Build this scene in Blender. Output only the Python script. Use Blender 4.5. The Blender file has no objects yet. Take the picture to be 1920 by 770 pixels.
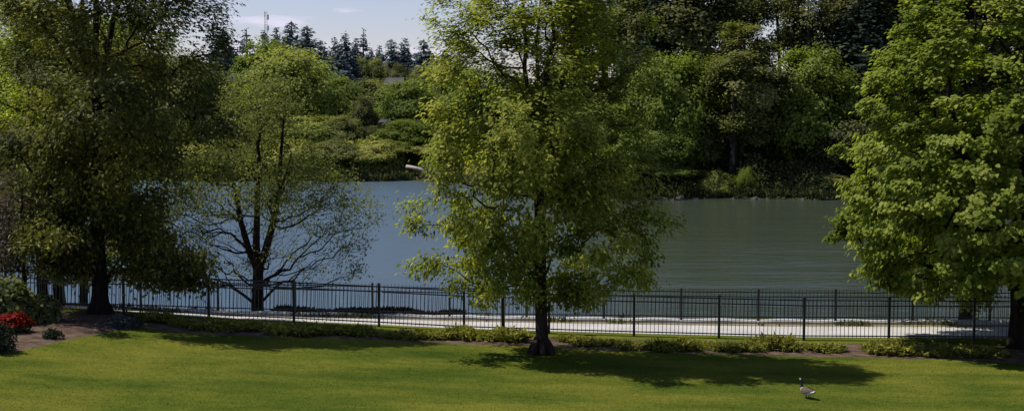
import bpy, bmesh, math, random
import numpy as np
from mathutils import Vector, noise, Matrix

random.seed(7)
R = np.random.default_rng(11)
scene = bpy.context.scene
COL = scene.collection
F, W0, H0 = 2640.0, 1920.0, 770.0
CAM_H = 6.67
TH = math.atan(185.0 / F)

# ------------------------------------------------------------------ terrain
def lerp(a, b, t): return a + (b - a) * t
def smooth(t):
    t = np.clip(t, 0, 1); return t * t * (3 - 2 * t)

_zx = np.array([-60, -25, -14.5, -11.6, -8.7, -6, -3.9, -1.4, .8, 3.5, 8.3, 14, 60.])
_zz = np.array([1.5, 1.25, 1.0, .86, .62, .5, .4, .27, .2, .12, 0, -.03, -.05])
def shore(X):                     # Y of the far waterline
    X = np.asarray(X, float)
    return 146 + 36 * smooth((14 - X) / 28.0) + 0.05 * np.abs(X) + 1.2 * np.sin(X * .35) + .8 * np.sin(X * .9 + 1)
def ground_z(X, Y):
    X = np.asarray(X, float); Y = np.asarray(Y, float)
    base = np.interp(X, _zx, _zz)
    f = 1 - .55 * np.clip((Y - 40) / 4, 0, 1)
    z = base * f + .02 * np.clip(39 - Y, 0, 30) - .15 * np.clip((Y - 40) / 4, 0, 1)
    z = z - 5.5 * smooth((Y - 44.5) / 9.5)                        # near embankment down to the river bed
    s = shore(X)
    far = -5.2 + 2.2 * smooth((Y - s + 12) / 12) + np.where(Y > s, 2.9 * smooth((Y - s) / 7) + .035 * np.clip(Y - s - 5, 0, 400), 0)
    far = far + np.where(Y > s + 6, .5 * np.sin(X * .11 + Y * .05) + .3 * np.sin(X * .3), 0)
    return np.where(Y > 100, np.maximum(far, -5.4), z)
def gz(x, y): return float(ground_z(x, y))

def P(px, py, d):                 # point at depth d seen at photo pixel (px, py)
    u = (px - 960) / F; v = (385 - py) / F
    t = d / (math.cos(TH) + v * math.sin(TH))
    return Vector((u * t, d, CAM_H + t * (-math.sin(TH) + v * math.cos(TH))))
def G(px, py):                    # point of the near ground seen at a photo pixel
    d = 38.0
    for _ in range(30):
        p = P(px, py, d); z = gz(p.x, d)
        d = (CAM_H - z) * d / (CAM_H - p.z) if CAM_H - p.z > .01 else d
    p = P(px, py, d); return Vector((p.x, d, gz(p.x, d)))

# ------------------------------------------------------------------ object helpers
def tag(o, label=None, cat=None, group=None, kind=None):
    if label: o['label'] = label
    if cat: o['category'] = cat
    if group: o['group'] = group
    if kind: o['kind'] = kind
    return o
def link(name, me, mats=(), parent=None, loc=None):
    o = bpy.data.objects.new(name, me); COL.objects.link(o)
    for m in mats:
        if m.name not in [x.name for x in me.materials if x]: me.materials.append(m)
    if parent: o.parent = parent
    if loc is not None: o.location = loc
    return o
def thing(name, label, cat, loc=(0, 0, 0), rz=0, group=None):
    o = bpy.data.objects.new(name, None); COL.objects.link(o)
    o.empty_display_size = .3; o.location = loc; o.rotation_euler = (0, 0, rz)
    return tag(o, label, cat, group)
def dup(root, loc, rz=0, scale=1.0, label=None, group=None):
    r = root.copy(); COL.objects.link(r); r.location = loc; r.rotation_euler = (0, 0, rz)
    r.scale = (scale,) * 3 if not isinstance(scale, tuple) else scale
    if label: r['label'] = label
    if group: r['group'] = group
    for ch in list(root.children):
        c = ch.copy(); COL.objects.link(c); c.parent = r
        for g in list(ch.children):
            k = g.copy(); COL.objects.link(k); k.parent = c
    return r
def fast_mesh(name, verts, k, var=None, smooth_=False):
    """verts (n*k,3): n separate polygons of k corners"""
    n = len(verts) // k
    me = bpy.data.meshes.new(name)
    me.vertices.add(n * k); me.vertices.foreach_set('co', np.ascontiguousarray(verts, dtype=np.float32).ravel())
    me.loops.add(n * k); me.loops.foreach_set('vertex_index', np.arange(n * k, dtype=np.int32))
    me.polygons.add(n)
    me.polygons.foreach_set('loop_start', np.arange(0, n * k, k, dtype=np.int32))
    me.polygons.foreach_set('loop_total', np.full(n, k, dtype=np.int32))
    if var is not None:
        a = me.attributes.new('v', 'FLOAT', 'FACE'); a.data.foreach_set('value', np.asarray(var, dtype=np.float32))
    me.update(calc_edges=True); me.validate()
    return me
class MB:
    def __init__(s): s.v = []; s.f = []; s.m = []
    def add(s, vs, fs, mi=0):
        b = len(s.v); s.v += [tuple(v) for v in vs]
        for f in fs: s.f.append([i + b for i in f]); s.m.append(mi)
    def box(s, a, b, mi=0):
        (x0, y0, z0), (x1, y1, z1) = a, b
        s.add([(x0,y0,z0),(x1,y0,z0),(x1,y1,z0),(x0,y1,z0),(x0,y0,z1),(x1,y0,z1),(x1,y1,z1),(x0,y1,z1)],
              [(3,2,1,0),(4,5,6,7),(0,1,5,4),(1,2,6,5),(2,3,7,6),(3,0,4,7)], mi)
    def tube(s, pts, rad, n=6, mi=0, cap=True, squash=None):
        pts = [Vector(p) for p in pts]; b = len(s.v); k = len(pts)
        ref = None
        for i, p in enumerate(pts):
            d = (pts[min(i + 1, k - 1)] - pts[max(i - 1, 0)])
            d = d.normalized() if d.length > 1e-9 else Vector((0, 0, 1))
            if ref is None:
                ref = Vector((1, 0, 0)) if abs(d.x) < .9 else Vector((0, 1, 0))
            a = (ref - d * ref.dot(d)).normalized(); ref = a; c = d.cross(a)
            for j in range(n):
                t = 2 * math.pi * j / n
                s.v.append(tuple(p + (a * math.cos(t) + c * math.sin(t)) * rad[i]))
        for i in range(k - 1):
            for j in range(n):
                s.f.append([b + i*n + j, b + i*n + (j+1) % n, b + (i+1)*n + (j+1) % n, b + (i+1)*n + j]); s.m.append(mi)
        if cap:
            s.f.append([b + j for j in range(n)][::-1]); s.m.append(mi)
            s.f.append([b + (k-1)*n + j for j in range(n)]); s.m.append(mi)
    def build(s, name, mats, parent=None, smooth_=False, loc=None):
        me = bpy.data.meshes.new(name); me.from_pydata(s.v, [], s.f)
        mats = mats if isinstance(mats, (list, tuple)) else [mats]
        for m in mats: me.materials.append(m)
        me.polygons.foreach_set('material_index', s.m)
        if smooth_: me.polygons.foreach_set('use_smooth', [True] * len(s.f))
        me.update()
        return link(name, me, (), parent, loc)

# ------------------------------------------------------------------ materials
def newmat(name):
    m = bpy.data.materials.new(name); m.use_nodes = True
    nt = m.node_tree; nt.nodes.clear()
    return m, nt, nt.nodes, nt.links
def nd(nt, t, **kw):
    n = nt.nodes.new(t)
    for k, v in kw.items():
        if k in n.inputs: n.inputs[k].default_value = v
        else: setattr(n, k, v)
    return n
def ramp(nt, stops):
    r = nt.nodes.new('ShaderNodeValToRGB'); e = r.color_ramp.elements
    while len(e) < len(stops): e.new(.5)
    for el, (p, c) in zip(e, stops): el.position = p; el.color = (*c, 1)
    return r
def solid(name, col, rough=.7, noise_scale=None, col2=None, bump=0, bscale=None, spec=.3, coords='Object', metallic=0, detail=6, stretch=None):
    m, nt, N, L = newmat(name)
    out = nd(nt, 'ShaderNodeOutputMaterial'); b = nd(nt, 'ShaderNodeBsdfPrincipled')
    b.inputs['Base Color'].default_value = (*col, 1); b.inputs['Roughness'].default_value = rough
    b.inputs['Specular IOR Level'].default_value = spec; b.inputs['Metallic'].default_value = metallic
    L.new(b.outputs[0], out.inputs[0])
    if noise_scale:
        tc = nd(nt, 'ShaderNodeTexCoord'); src = tc.outputs[coords]
        if stretch:
            mp = nd(nt, 'ShaderNodeMapping'); mp.inputs['Scale'].default_value = stretch; L.new(src, mp.inputs[0]); src = mp.outputs[0]
        n1 = nd(nt, 'ShaderNodeTexNoise', Scale=noise_scale, Detail=detail); L.new(src, n1.inputs[0])
        r = ramp(nt, [(.3, col), (.7, col2 or col)]); L.new(n1.outputs[0], r.inputs[0]); L.new(r.outputs[0], b.inputs['Base Color'])
        if bump:
            n2 = nd(nt, 'ShaderNodeTexNoise', Scale=bscale or noise_scale * 3, Detail=8); L.new(src, n2.inputs[0])
            bp = nd(nt, 'ShaderNodeBump', Strength=bump, Distance=.05); L.new(n2.outputs[0], bp.inputs['Height']); L.new(bp.outputs[0], b.inputs['Normal'])
    return m
def leafmat(name, c, transl=.42, tint=(1.12, 1.18, .5), rough=.55, spec=.08):
    m, nt, N, L = newmat(name)
    out = nd(nt, 'ShaderNodeOutputMaterial'); a = nd(nt, 'ShaderNodeAttribute', attribute_name='v')
    r = ramp(nt, [(.05, c[0]), (.5, c[1]), (.95, c[2])]); L.new(a.outputs['Fac'], r.inputs[0])
    b = nd(nt, 'ShaderNodeBsdfPrincipled', Roughness=rough); b.inputs['Specular IOR Level'].default_value = spec
    L.new(r.outputs[0], b.inputs['Base Color'])
    mu = nd(nt, 'ShaderNodeMix', data_type='RGBA', blend_type='MULTIPLY'); mu.inputs[0].default_value = 1
    L.new(r.outputs[0], mu.inputs[6]); mu.inputs[7].default_value = (*tint, 1)
    t = nd(nt, 'ShaderNodeBsdfTranslucent'); L.new(mu.outputs[2], t.inputs[0])
    mx = nd(nt, 'ShaderNodeMixShader'); mx.inputs[0].default_value = transl
    L.new(b.outputs[0], mx.inputs[1]); L.new(t.outputs[0], mx.inputs[2]); L.new(mx.outputs[0], out.inputs[0])
    return m

M = {}
M['bark'] = solid('bark_grey_brown', (.019, .014, .011), .9, 9, (.048, .037, .028), .9, 25, spec=.1, stretch=(1, 1, .25))
M['bark_dark'] = solid('bark_dark', (.014, .011, .009), .95, 9, (.032, .025, .02), .9, 25, spec=.05, stretch=(1, 1, .25))
M['bark_far'] = solid('bark_far', (.03, .026, .022), .9, 2, (.07, .06, .05), spec=.1, stretch=(1, 1, .3))
M['bark_pale'] = solid('bark_pale', (.03, .026, .022), .9, 1.2, (.11, .095, .08), .5, spec=.1, stretch=(1, 1, .3))
LM = {
 'centre': leafmat('leaf_centre', [(0.092, 0.120, 0.0204), (0.249, 0.280, 0.0458), (0.498, 0.490, 0.1147)], .55),
 'maple': leafmat('leaf_maple', [(0.086, 0.122, 0.0179), (0.231, 0.281, 0.0359), (0.381, 0.410, 0.1049)], .55),
 'dark': leafmat('leaf_dark', [(0.039, 0.049, 0.0153), (0.121, 0.130, 0.0307), (0.300, 0.289, 0.0800)], .38),
 'left': leafmat('leaf_left', [(0.106, 0.139, 0.0333), (0.296, 0.353, 0.0756), (0.620, 0.620, 0.1679)], .48),
 'airy': leafmat('leaf_airy', [(0.071, 0.085, 0.0255), (0.180, 0.203, 0.0559), (0.296, 0.296, 0.1018)], .48),
 'brown': leafmat('leaf_brown', [(0.027, 0.022, 0.0158), (0.069, 0.054, 0.0394), (0.115, 0.104, 0.0630)], .35, (1.200, 1.000, 0.7000)),
 'yellow': leafmat('leaf_yellow', [(0.116, 0.149, 0.0350), (0.280, 0.317, 0.0630), (0.428, 0.428, 0.1224)], .5),
 'green': leafmat('leaf_green', [(0.065, 0.105, 0.0208), (0.166, 0.225, 0.0415), (0.297, 0.333, 0.0778)], .5),
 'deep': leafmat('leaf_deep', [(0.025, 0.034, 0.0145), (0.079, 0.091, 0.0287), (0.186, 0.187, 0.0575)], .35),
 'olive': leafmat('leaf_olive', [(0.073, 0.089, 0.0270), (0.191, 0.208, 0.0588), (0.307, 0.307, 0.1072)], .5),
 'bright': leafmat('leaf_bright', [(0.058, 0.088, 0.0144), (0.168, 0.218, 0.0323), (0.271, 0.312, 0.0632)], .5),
 'fir': leafmat('needles_fir', [(0.012, 0.020, 0.0140), (0.026, 0.040, 0.0260), (0.050, 0.068, 0.0400)], .15, (1.100, 1.100, 0.8000)),
 'firfar': leafmat('needles_haze_tint', [(0.064, 0.091, 0.0992), (0.105, 0.141, 0.1418), (0.176, 0.217, 0.2079)], .15, (1.000, 1.000, 0.9000)),  # bluish distance haze painted into the needle colour
 'tan': leafmat('leaf_tan', [(0.070, 0.052, 0.0280), (0.160, 0.125, 0.0650), (0.240, 0.190, 0.1000)], .3, (1.100, 1.000, 0.8000)),
 'juniper': leafmat('juniper', [(0.053, 0.062, 0.0132), (0.171, 0.181, 0.0309), (0.327, 0.305, 0.0772)], .42),
 'rhodo': leafmat('leaf_rhodo', [(0.036, 0.054, 0.0168), (0.132, 0.156, 0.0525), (0.264, 0.264, 0.1260)], .35),
 'greyshrub': leafmat('leaf_grey', [(0.014, 0.020, 0.0200), (0.035, 0.045, 0.0450), (0.120, 0.140, 0.1400)], .2, (1.000, 1.000, 0.9000)),
 'blackshrub': leafmat('leaf_blackgreen', [(0.008, 0.013, 0.0050), (0.020, 0.030, 0.0158), (0.050, 0.060, 0.0315)], .2),
 'red': leafmat('petal_red', [(0.120, 0.004, 0.0025), (0.240, 0.008, 0.0041), (0.312, 0.024, 0.0122)], .35, (1.1, .9, .8)),
 'weed': leafmat('weed', [(0.050, 0.060, 0.0210), (0.130, 0.140, 0.0525), (0.250, 0.220, 0.1400)], .4),
 'bank': leafmat('bank_growth', [(0.138, 0.164, 0.0390), (0.345, 0.366, 0.0784), (0.579, 0.513, 0.1756)], .5),
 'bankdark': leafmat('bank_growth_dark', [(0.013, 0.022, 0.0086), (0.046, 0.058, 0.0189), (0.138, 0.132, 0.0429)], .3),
}
M['iron'] = solid('black_iron', (.008, .008, .009), .42, spec=.4)
M['path'] = solid('path_concrete', (.41, .39, .36), .9, .8, (.53, .51, .475), .25, 30, spec=.2)
M['kerb'] = solid('kerb_concrete', (.38, .365, .335), .9, 2, (.52, .505, .475), .4, 20)
M['verge'] = solid('verge_soil', (.13, .11, .05), .95, 2.2, (.26, .22, .13), .8, 12)
M['mulch'] = solid('mulch', (.045, .028, .018), .95, 3, (.16, .11, .078), 1.0, 14, spec=.1)
M['rock'] = solid('rock', (.03, .028, .024), .9, 1.5, (.11, .10, .09), .8, 6)
M['wood'] = solid('driftwood', (.28, .24, .2), .9, 2, (.42, .38, .33), .4, 9)
M['roof'] = solid('roof_grey', (.05, .047, .055), .9, 3, (.075, .07, .08))
M['wallhouse'] = solid('house_wall', (.22, .2, .19), .9, 1, (.26, .24, .22))
M['glass'] = solid('window_dark', (.02, .025, .03), .2, spec=.6)
M['steel'] = solid('mast_white', (.6, .6, .62), .6)
M['mred'] = solid('mast_red', (.35, .08, .05), .6)

# lawn: mown grass with soft patches and faint mowing bands
def lawn_mat():
    m, nt, N, L = newmat('lawn_grass')
    out = nd(nt, 'ShaderNodeOutputMaterial'); b = nd(nt, 'ShaderNodeBsdfPrincipled', Roughness=.8)
    b.inputs['Specular IOR Level'].default_value = 0
    tc = nd(nt, 'ShaderNodeTexCoord')
    mp = nd(nt, 'ShaderNodeMapping'); mp.inputs['Scale'].default_value = (.45, 1, 1); L.new(tc.outputs['Object'], mp.inputs[0])
    n1 = nd(nt, 'ShaderNodeTexNoise', Scale=.55, Detail=5, Roughness=.6); L.new(mp.outputs[0], n1.inputs[0])
    n2 = nd(nt, 'ShaderNodeTexNoise', Scale=9, Detail=6, Roughness=.7); L.new(mp.outputs[0], n2.inputs[0])
    ma = nd(nt, 'ShaderNodeMath', operation='MULTIPLY_ADD'); L.new(n2.outputs[0], ma.inputs[0]); ma.inputs[1].default_value = .45; L.new(n1.outputs[0], ma.inputs[2])
    r = ramp(nt, [(.46, (.034, .058, .009)), (.66, (.072, .096, .014)), (.88, (.142, .144, .022))]); L.new(ma.outputs[0], r.inputs[0])
    L.new(r.outputs[0], b.inputs['Base Color'])
    n3 = nd(nt, 'ShaderNodeTexNoise', Scale=40, Detail=4); L.new(tc.outputs['Object'], n3.inputs[0])
    bp = nd(nt, 'ShaderNodeBump', Strength=.6, Distance=.03); L.new(n3.outputs[0], bp.inputs['Height']); L.new(bp.outputs[0], b.inputs['Normal'])
    L.new(b.outputs[0], out.inputs[0]); return m
M['lawn'] = lawn_mat()
def blade_mat():
    m, nt, N, L = newmat('grass_blade')
    out = nd(nt, 'ShaderNodeOutputMaterial')
    tc = nd(nt, 'ShaderNodeTexCoord')
    mp = nd(nt, 'ShaderNodeMapping'); mp.inputs['Scale'].default_value = (.45, 1, 1); L.new(tc.outputs['Object'], mp.inputs[0])
    n1 = nd(nt, 'ShaderNodeTexNoise', Scale=.55, Detail=5, Roughness=.6); L.new(mp.outputs[0], n1.inputs[0])
    a = nd(nt, 'ShaderNodeAttribute', attribute_name='v')
    ma = nd(nt, 'ShaderNodeMath', operation='MULTIPLY_ADD'); L.new(a.outputs['Fac'], ma.inputs[0]); ma.inputs[1].default_value = .35; L.new(n1.outputs[0], ma.inputs[2])
    r = ramp(nt, [(.40, (.038, .066, .009)), (.63, (.080, .108, .014)), (.86, (.160, .162, .024))]); L.new(ma.outputs[0], r.inputs[0])
    d = nd(nt, 'ShaderNodeBsdfDiffuse'); L.new(r.outputs[0], d.inputs[0])
    t = nd(nt, 'ShaderNodeBsdfTranslucent'); L.new(r.outputs[0], t.inputs[0])
    mx = nd(nt, 'ShaderNodeMixShader'); mx.inputs[0].default_value = .4
    L.new(d.outputs[0], mx.inputs[1]); L.new(t.outputs[0], mx.inputs[2]); L.new(mx.outputs[0], out.inputs[0]); return m
M['blade'] = blade_mat()
def water_mat():
    m, nt, N, L = newmat('river_water')
    out = nd(nt, 'ShaderNodeOutputMaterial'); b = nd(nt, 'ShaderNodeBsdfPrincipled', Roughness=.06, IOR=1.33)
    wc = None
    tc = nd(nt, 'ShaderNodeTexCoord')
    mp = nd(nt, 'ShaderNodeMapping'); mp.inputs['Scale'].default_value = (.55, 1, 1); L.new(tc.outputs['Object'], mp.inputs[0])
    n1 = nd(nt, 'ShaderNodeTexNoise', Scale=1.1, Detail=6, Roughness=.62); L.new(mp.outputs[0], n1.inputs[0])
    n2 = nd(nt, 'ShaderNodeTexNoise', Scale=.12, Detail=3); L.new(mp.outputs[0], n2.inputs[0])
    st = nd(nt, 'ShaderNodeMapRange'); st.inputs[1].default_value = .3; st.inputs[2].default_value = .7; st.inputs[3].default_value = .5; st.inputs[4].default_value = 1.0
    L.new(n2.outputs[0], st.inputs[0])
    bp = nd(nt, 'ShaderNodeBump', Distance=.12); sx = nd(nt, 'ShaderNodeSeparateXYZ'); L.new(tc.outputs['Object'], sx.inputs[0])
    wd = nd(nt, 'ShaderNodeMapRange'); wd.inputs[1].default_value = -14; wd.inputs[2].default_value = 12; wd.inputs[3].default_value = 1.0; wd.inputs[4].default_value = .75
    L.new(sx.outputs[0], wd.inputs[0]); mm = nd(nt, 'ShaderNodeMath', operation='MULTIPLY'); L.new(wd.outputs[0], mm.inputs[0]); L.new(st.outputs[0], mm.inputs[1])
    L.new(mm.outputs[0], bp.inputs['Strength'])
    rg_ = nd(nt, 'ShaderNodeMapRange'); rg_.inputs[1].default_value = -14; rg_.inputs[2].default_value = 12; rg_.inputs[3].default_value = .36; rg_.inputs[4].default_value = .12
    L.new(sx.outputs[0], rg_.inputs[0]); L.new(rg_.outputs[0], b.inputs['Roughness'])
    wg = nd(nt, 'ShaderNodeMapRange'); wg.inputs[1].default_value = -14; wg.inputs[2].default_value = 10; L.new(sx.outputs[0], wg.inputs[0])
    wr = ramp(nt, [(0, (.058, .092, .115)), (1, (.050, .064, .042))]); L.new(wg.outputs[0], wr.inputs[0]); L.new(wr.outputs[0], b.inputs['Base Color'])  # sky reflection painted into the base colour: blue on the left, olive right
    mp2 = nd(nt, 'ShaderNodeMapping'); mp2.inputs['Scale'].default_value = (.22, 1, 1); L.new(tc.outputs['Object'], mp2.inputs[0])
    n3 = nd(nt, 'ShaderNodeTexNoise', Scale=.42, Detail=4, Roughness=.6); L.new(mp2.outputs[0], n3.inputs[0])
    ad = nd(nt, 'ShaderNodeMath', operation='MULTIPLY_ADD'); L.new(n3.outputs[0], ad.inputs[0]); ad.inputs[1].default_value = 2.2; L.new(n1.outputs[0], ad.inputs[2])
    L.new(ad.outputs[0], bp.inputs['Height']); L.new(bp.outputs[0], b.inputs['Normal'])
    L.new(b.outputs[0], out.inputs[0]); return m
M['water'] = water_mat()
def ground_mat():
    m, nt, N, L = newmat('ground_growth')
    out = nd(nt, 'ShaderNodeOutputMaterial'); b = nd(nt, 'ShaderNodeBsdfPrincipled', Roughness=.95)
    b.inputs['Specular IOR Level'].default_value = .1
    tc = nd(nt, 'ShaderNodeTexCoord')
    n1 = nd(nt, 'ShaderNodeTexNoise', Scale=.35, Detail=8, Roughness=.7); L.new(tc.outputs['Object'], n1.inputs[0])
    r = ramp(nt, [(.35, (.025, .028, .012)), (.55, (.05, .055, .018)), (.75, (.10, .085, .045))]); L.new(n1.outputs[0], r.inputs[0])
    L.new(r.outputs[0], b.inputs['Base Color'])
    n2 = nd(nt, 'ShaderNodeTexNoise', Scale=2.5, Detail=8); L.new(tc.outputs['Object'], n2.inputs[0])
    bp = nd(nt, 'ShaderNodeBump', Strength=1, Distance=.2); L.new(n2.outputs[0], bp.inputs['Height']); L.new(bp.outputs[0], b.inputs['Normal'])
    L.new(b.outputs[0], out.inputs[0]); return m
M['ground'] = ground_mat()

# ------------------------------------------------------------------ setting sheets
def sheet(name, xs, yfun, zoff, mat, label=None):
    """strip over xs; yfun(x) -> list of Y rows"""
    rows = [yfun(x) for x in xs]; k = len(rows[0]); vs = []; fs = []
    for x, r in zip(xs, rows):
        for y in r: vs.append((x, y, gz(x, y) + zoff))
    for i in range(len(xs) - 1):
        for j in range(k - 1):
            fs.append((i*k + j, (i+1)*k + j, (i+1)*k + j + 1, i*k + j + 1))
    me = bpy.data.meshes.new(name); me.from_pydata(vs, [], fs); me.materials.append(mat)
    me.polygons.foreach_set('use_smooth', [True] * len(fs)); me.update()
    o = link(name, me); o['kind'] = 'structure'
    if label: o['label'] = label
    return o
XS_FINE = np.unique(np.concatenate([np.arange(-60, 60.1, 1.0)]))
gx = np.unique(np.concatenate([np.linspace(-900, -100, 15), np.arange(-100, -60, 4), XS_FINE, np.arange(60, 100, 4), np.linspace(100, 900, 15)]))
gy = np.unique(np.concatenate([np.arange(-20, 28, 4), np.arange(28, 56, .5), np.arange(56, 100, 4), np.arange(100, 230, 1.5), np.arange(230, 500, 15), np.linspace(500, 2500, 14)]))
sheet('ground', gx, lambda x: gy, -.02, M['ground'], 'soil and rough growth of both river banks')

_edge_px = [(-200, 700), (30, 659), (130, 637), (200, 624), (260, 614), (400, 628), (600, 634), (770, 641), (1000, 650), (1200, 660), (1500, 668), (1700, 672), (1900, 680), (2100, 684)]
_e = [G(*p) for p in _edge_px]
_ex = np.array([p.x for p in _e]); _ey = np.array([p.y for p in _e])
def edge_y(x): return float(np.interp(x, _ex, _ey)) + .06 * math.sin(x * 2.3) + .05 * math.sin(x * 5.1 + 1)
xs = np.arange(-40, 40.1, .25)
def rows_lawn(x):
    e = edge_y(x); return list(np.linspace(2, e - 6, 10)) + list(np.linspace(e - 5.5, e, 12))
sheet('lawn', xs, rows_lawn, .012, M['lawn'], 'mown green lawn')
sheet('mulch_bed', xs, lambda x: list(np.linspace(edge_y(x) - .05, 39.4, 12)), .006, M['mulch'], 'brown mulch bed along the fence')
sheet('grass_verge', xs, lambda x: [39.35, 39.7, 40.0, 40.3, 40.62], .010, M['lawn'], 'grass strip under the near fence')
sheet('path', xs, lambda x: [40.6, 41.2, 41.9, 42.6, 43.2], .016, M['path'], 'pale concrete riverside path')
sheet('dirt_verge', xs, lambda x: [43.18, 43.4, 43.65, 43.9], .012, M['verge'], 'dry dirt strip between path and far fence')
mb = MB()                                                     # far kerb, raised 0.12
for i in range(len(xs) - 1):
    a, b = xs[i], xs[i + 1]; za, zb = gz(a, 44.0), gz(b, 44.0)
    y0, y1, h = 43.86, 44.34, .1
    w = .015 * math.sin(a * 3.1); w2 = .015 * math.sin(b * 3.1)
    mb.add([(a, y0, za - .15), (b, y0, zb - .15), (b, y0, zb + h + w2), (a, y0, za + h + w), (a, y1, za + h + w), (b, y1, zb + h + w2), (b, y1, zb - .5), (a, y1, za - .5)],
           [(0, 1, 2, 3), (3, 2, 5, 4), (4, 5, 6, 7)])
o = mb.build('kerb', M['kerb']); tag(o, 'pale concrete kerb under the far fence', kind='structure')

vs = []; fs = []
wx = np.linspace(-500, 500, 21); wy = np.concatenate([np.array([46.0]), np.linspace(60, 330, 10)])
for x in wx:
    for y in wy: vs.append((x, y, -3.0))
k = len(wy)
for i in range(len(wx) - 1):
    for j in range(k - 1): fs.append((i*k + j, (i+1)*k + j, (i+1)*k + j + 1, i*k + j + 1))
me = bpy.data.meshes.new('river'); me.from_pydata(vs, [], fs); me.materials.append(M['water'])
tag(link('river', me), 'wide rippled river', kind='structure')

# ------------------------------------------------------------------ foliage machinery
SHAPE = {
 'leaf': (np.array([(0, 0), (.26, .42), (0, 1), (-.26, .42)]), np.array([0, .06, -.10, .06])),
 'wide': (np.array([(0, 0), (.42, .25), (.34, .62), (0, 1), (-.34, .62), (-.42, .25)]), np.array([0, .08, .02, -.18, .02, .08])),
 'blade': (np.array([(-.09, 0), (.09, 0), (.05, .7), (-.01, 1)]), np.array([0, 0, .02, -.06])),
 'tuft': (np.array([(0, 0), (.3, .3), (.36, .75), (0, 1), (-.33, .7), (-.28, .28)]), np.array([0, .1, 0, -.2, .03, .1])),
 'spray': (np.array([(-.05, 0), (.05, 0), (.2, .5), (.02, 1), (-.2, .5)]), np.array([0, 0, -.05, -.2, -.05])),
}
def unit(a):
    return a / np.maximum(np.linalg.norm(a, axis=1, keepdims=True), 1e-9)
def leaves(name, pos, nrm, dirv, size, shape, var):
    sh, bend = SHAPE[shape]; k = len(sh); n = len(pos)
    nrm = unit(nrm); dirv = unit(dirv - nrm * (dirv * nrm).sum(1, keepdims=True)); side = np.cross(dirv, nrm)
    s = size[:, None, None]
    v = pos[:, None, :] + s * (sh[None, :, 0, None] * side[:, None, :] + sh[None, :, 1, None] * dirv[:, None, :] + bend[None, :, None] * nrm[:, None, :])
    return fast_mesh(name, v.reshape(-1, 3), k, var)
def cnoise(p, s, off=0.0):
    return np.array([noise.noise((a * s + off, b * s - off, c * s + 2 * off)) for a, b, c in p])

def grow(trunks, pts, bf=.55, down=.5):
    """trunks: list of (polyline points, parent index or None, attach) ; returns pos, parent (Prim tree with balancing factor)"""
    pos = []; par = []; plen = []
    for poly, attach in trunks:
        prev = attach
        for p in poly:
            p = np.array(p, float); i = len(pos)
            pos.append(p); par.append(-1 if prev is None else prev)
            plen.append(0 if prev is None else plen[prev] + .6 * np.linalg.norm(p - pos[prev]))
            prev = i
    nt = len(pos); pts = np.asarray(pts, float); n = len(pts)
    P_ = np.vstack([np.array(pos), pts]); par = par + [-1] * n
    pl = np.zeros(nt + n); pl[:nt] = plen
    best = np.full(n, 1e9); bp = np.zeros(n, int); done = np.zeros(n, bool)
    def upd(j):
        d = pts - P_[j]; L = np.linalg.norm(d, axis=1)
        c = L + bf * pl[j] + down * np.maximum(0, -d[:, 2])
        mk = c < best; best[mk] = c[mk]; bp[mk] = j
    for j in range(nt): upd(j)
    for _ in range(n):
        c = np.where(done, 1e9, best); i = int(c.argmin()); done[i] = True
        par[nt + i] = int(bp[i]); pl[nt + i] = pl[bp[i]] + np.linalg.norm(pts[i] - P_[bp[i]])
        upd(nt + i)
    return P_, np.array(par), nt, pl
_jr = np.random.default_rng(99)
def skeleton_mesh(mb, P_, par, nt, rbase, rtip=.006, expo=2.3, trunk_r=None, nmin=0):
    n = len(P_); kids = [[] for _ in range(n)]
    for i, p in enumerate(par):
        if p >= 0: kids[p].append(i)
    order = []; st = [i for i in range(n) if par[i] < 0]
    while st:
        i = st.pop(); order.append(i); st += kids[i]
    tips = np.zeros(n)
    for i in reversed(order):
        tips[i] = max(1, sum(tips[k] for k in kids[i]))
    r = rtip * tips ** (1 / expo)
    root = order[0]; sc_ = rbase / r[root]
    big = tips > 6
    r = np.where(big, rtip + (r - rtip) * min(sc_, 3), r)
    if trunk_r is not None:
        for i in range(nt): r[i] = max(r[i] if i else 0, trunk_r[i]) if trunk_r[i] else r[i]
    for i in order:
        if par[i] >= 0: r[i] = min(r[i], r[par[i]] * .98)
    stack = [(i, None) for i in range(n) if par[i] < 0]
    while stack:
        i, frm = stack.pop(); ch = []; rr = []
        if frm is not None:
            ch.append(P_[frm]); rr.append(min(r[i] * 1.1, r[frm]))
        while True:
            if ch and r[i] < .06:
                e_ = np.asarray(P_[i]) - np.asarray(ch[-1]); ln = float(np.linalg.norm(e_))
                if ln > .1:
                    ch.append(np.asarray(ch[-1]) + e_ * .5 + _jr.normal(0, .09 * ln, 3)); rr.append((rr[-1] + r[i]) / 2)
            ch.append(P_[i]); rr.append(r[i])
            ks = sorted(kids[i], key=lambda k: -tips[k])
            if not ks: break
            for k2 in ks[1:]: stack.append((k2, i))
            i = ks[0]
        if len(ch) > 1 and tips[i] >= nmin:
            mb.tube(ch, rr, 8 if rr[0] > .08 else (5 if rr[0] > .025 else 3), cap=False)
    return tips, r
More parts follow.
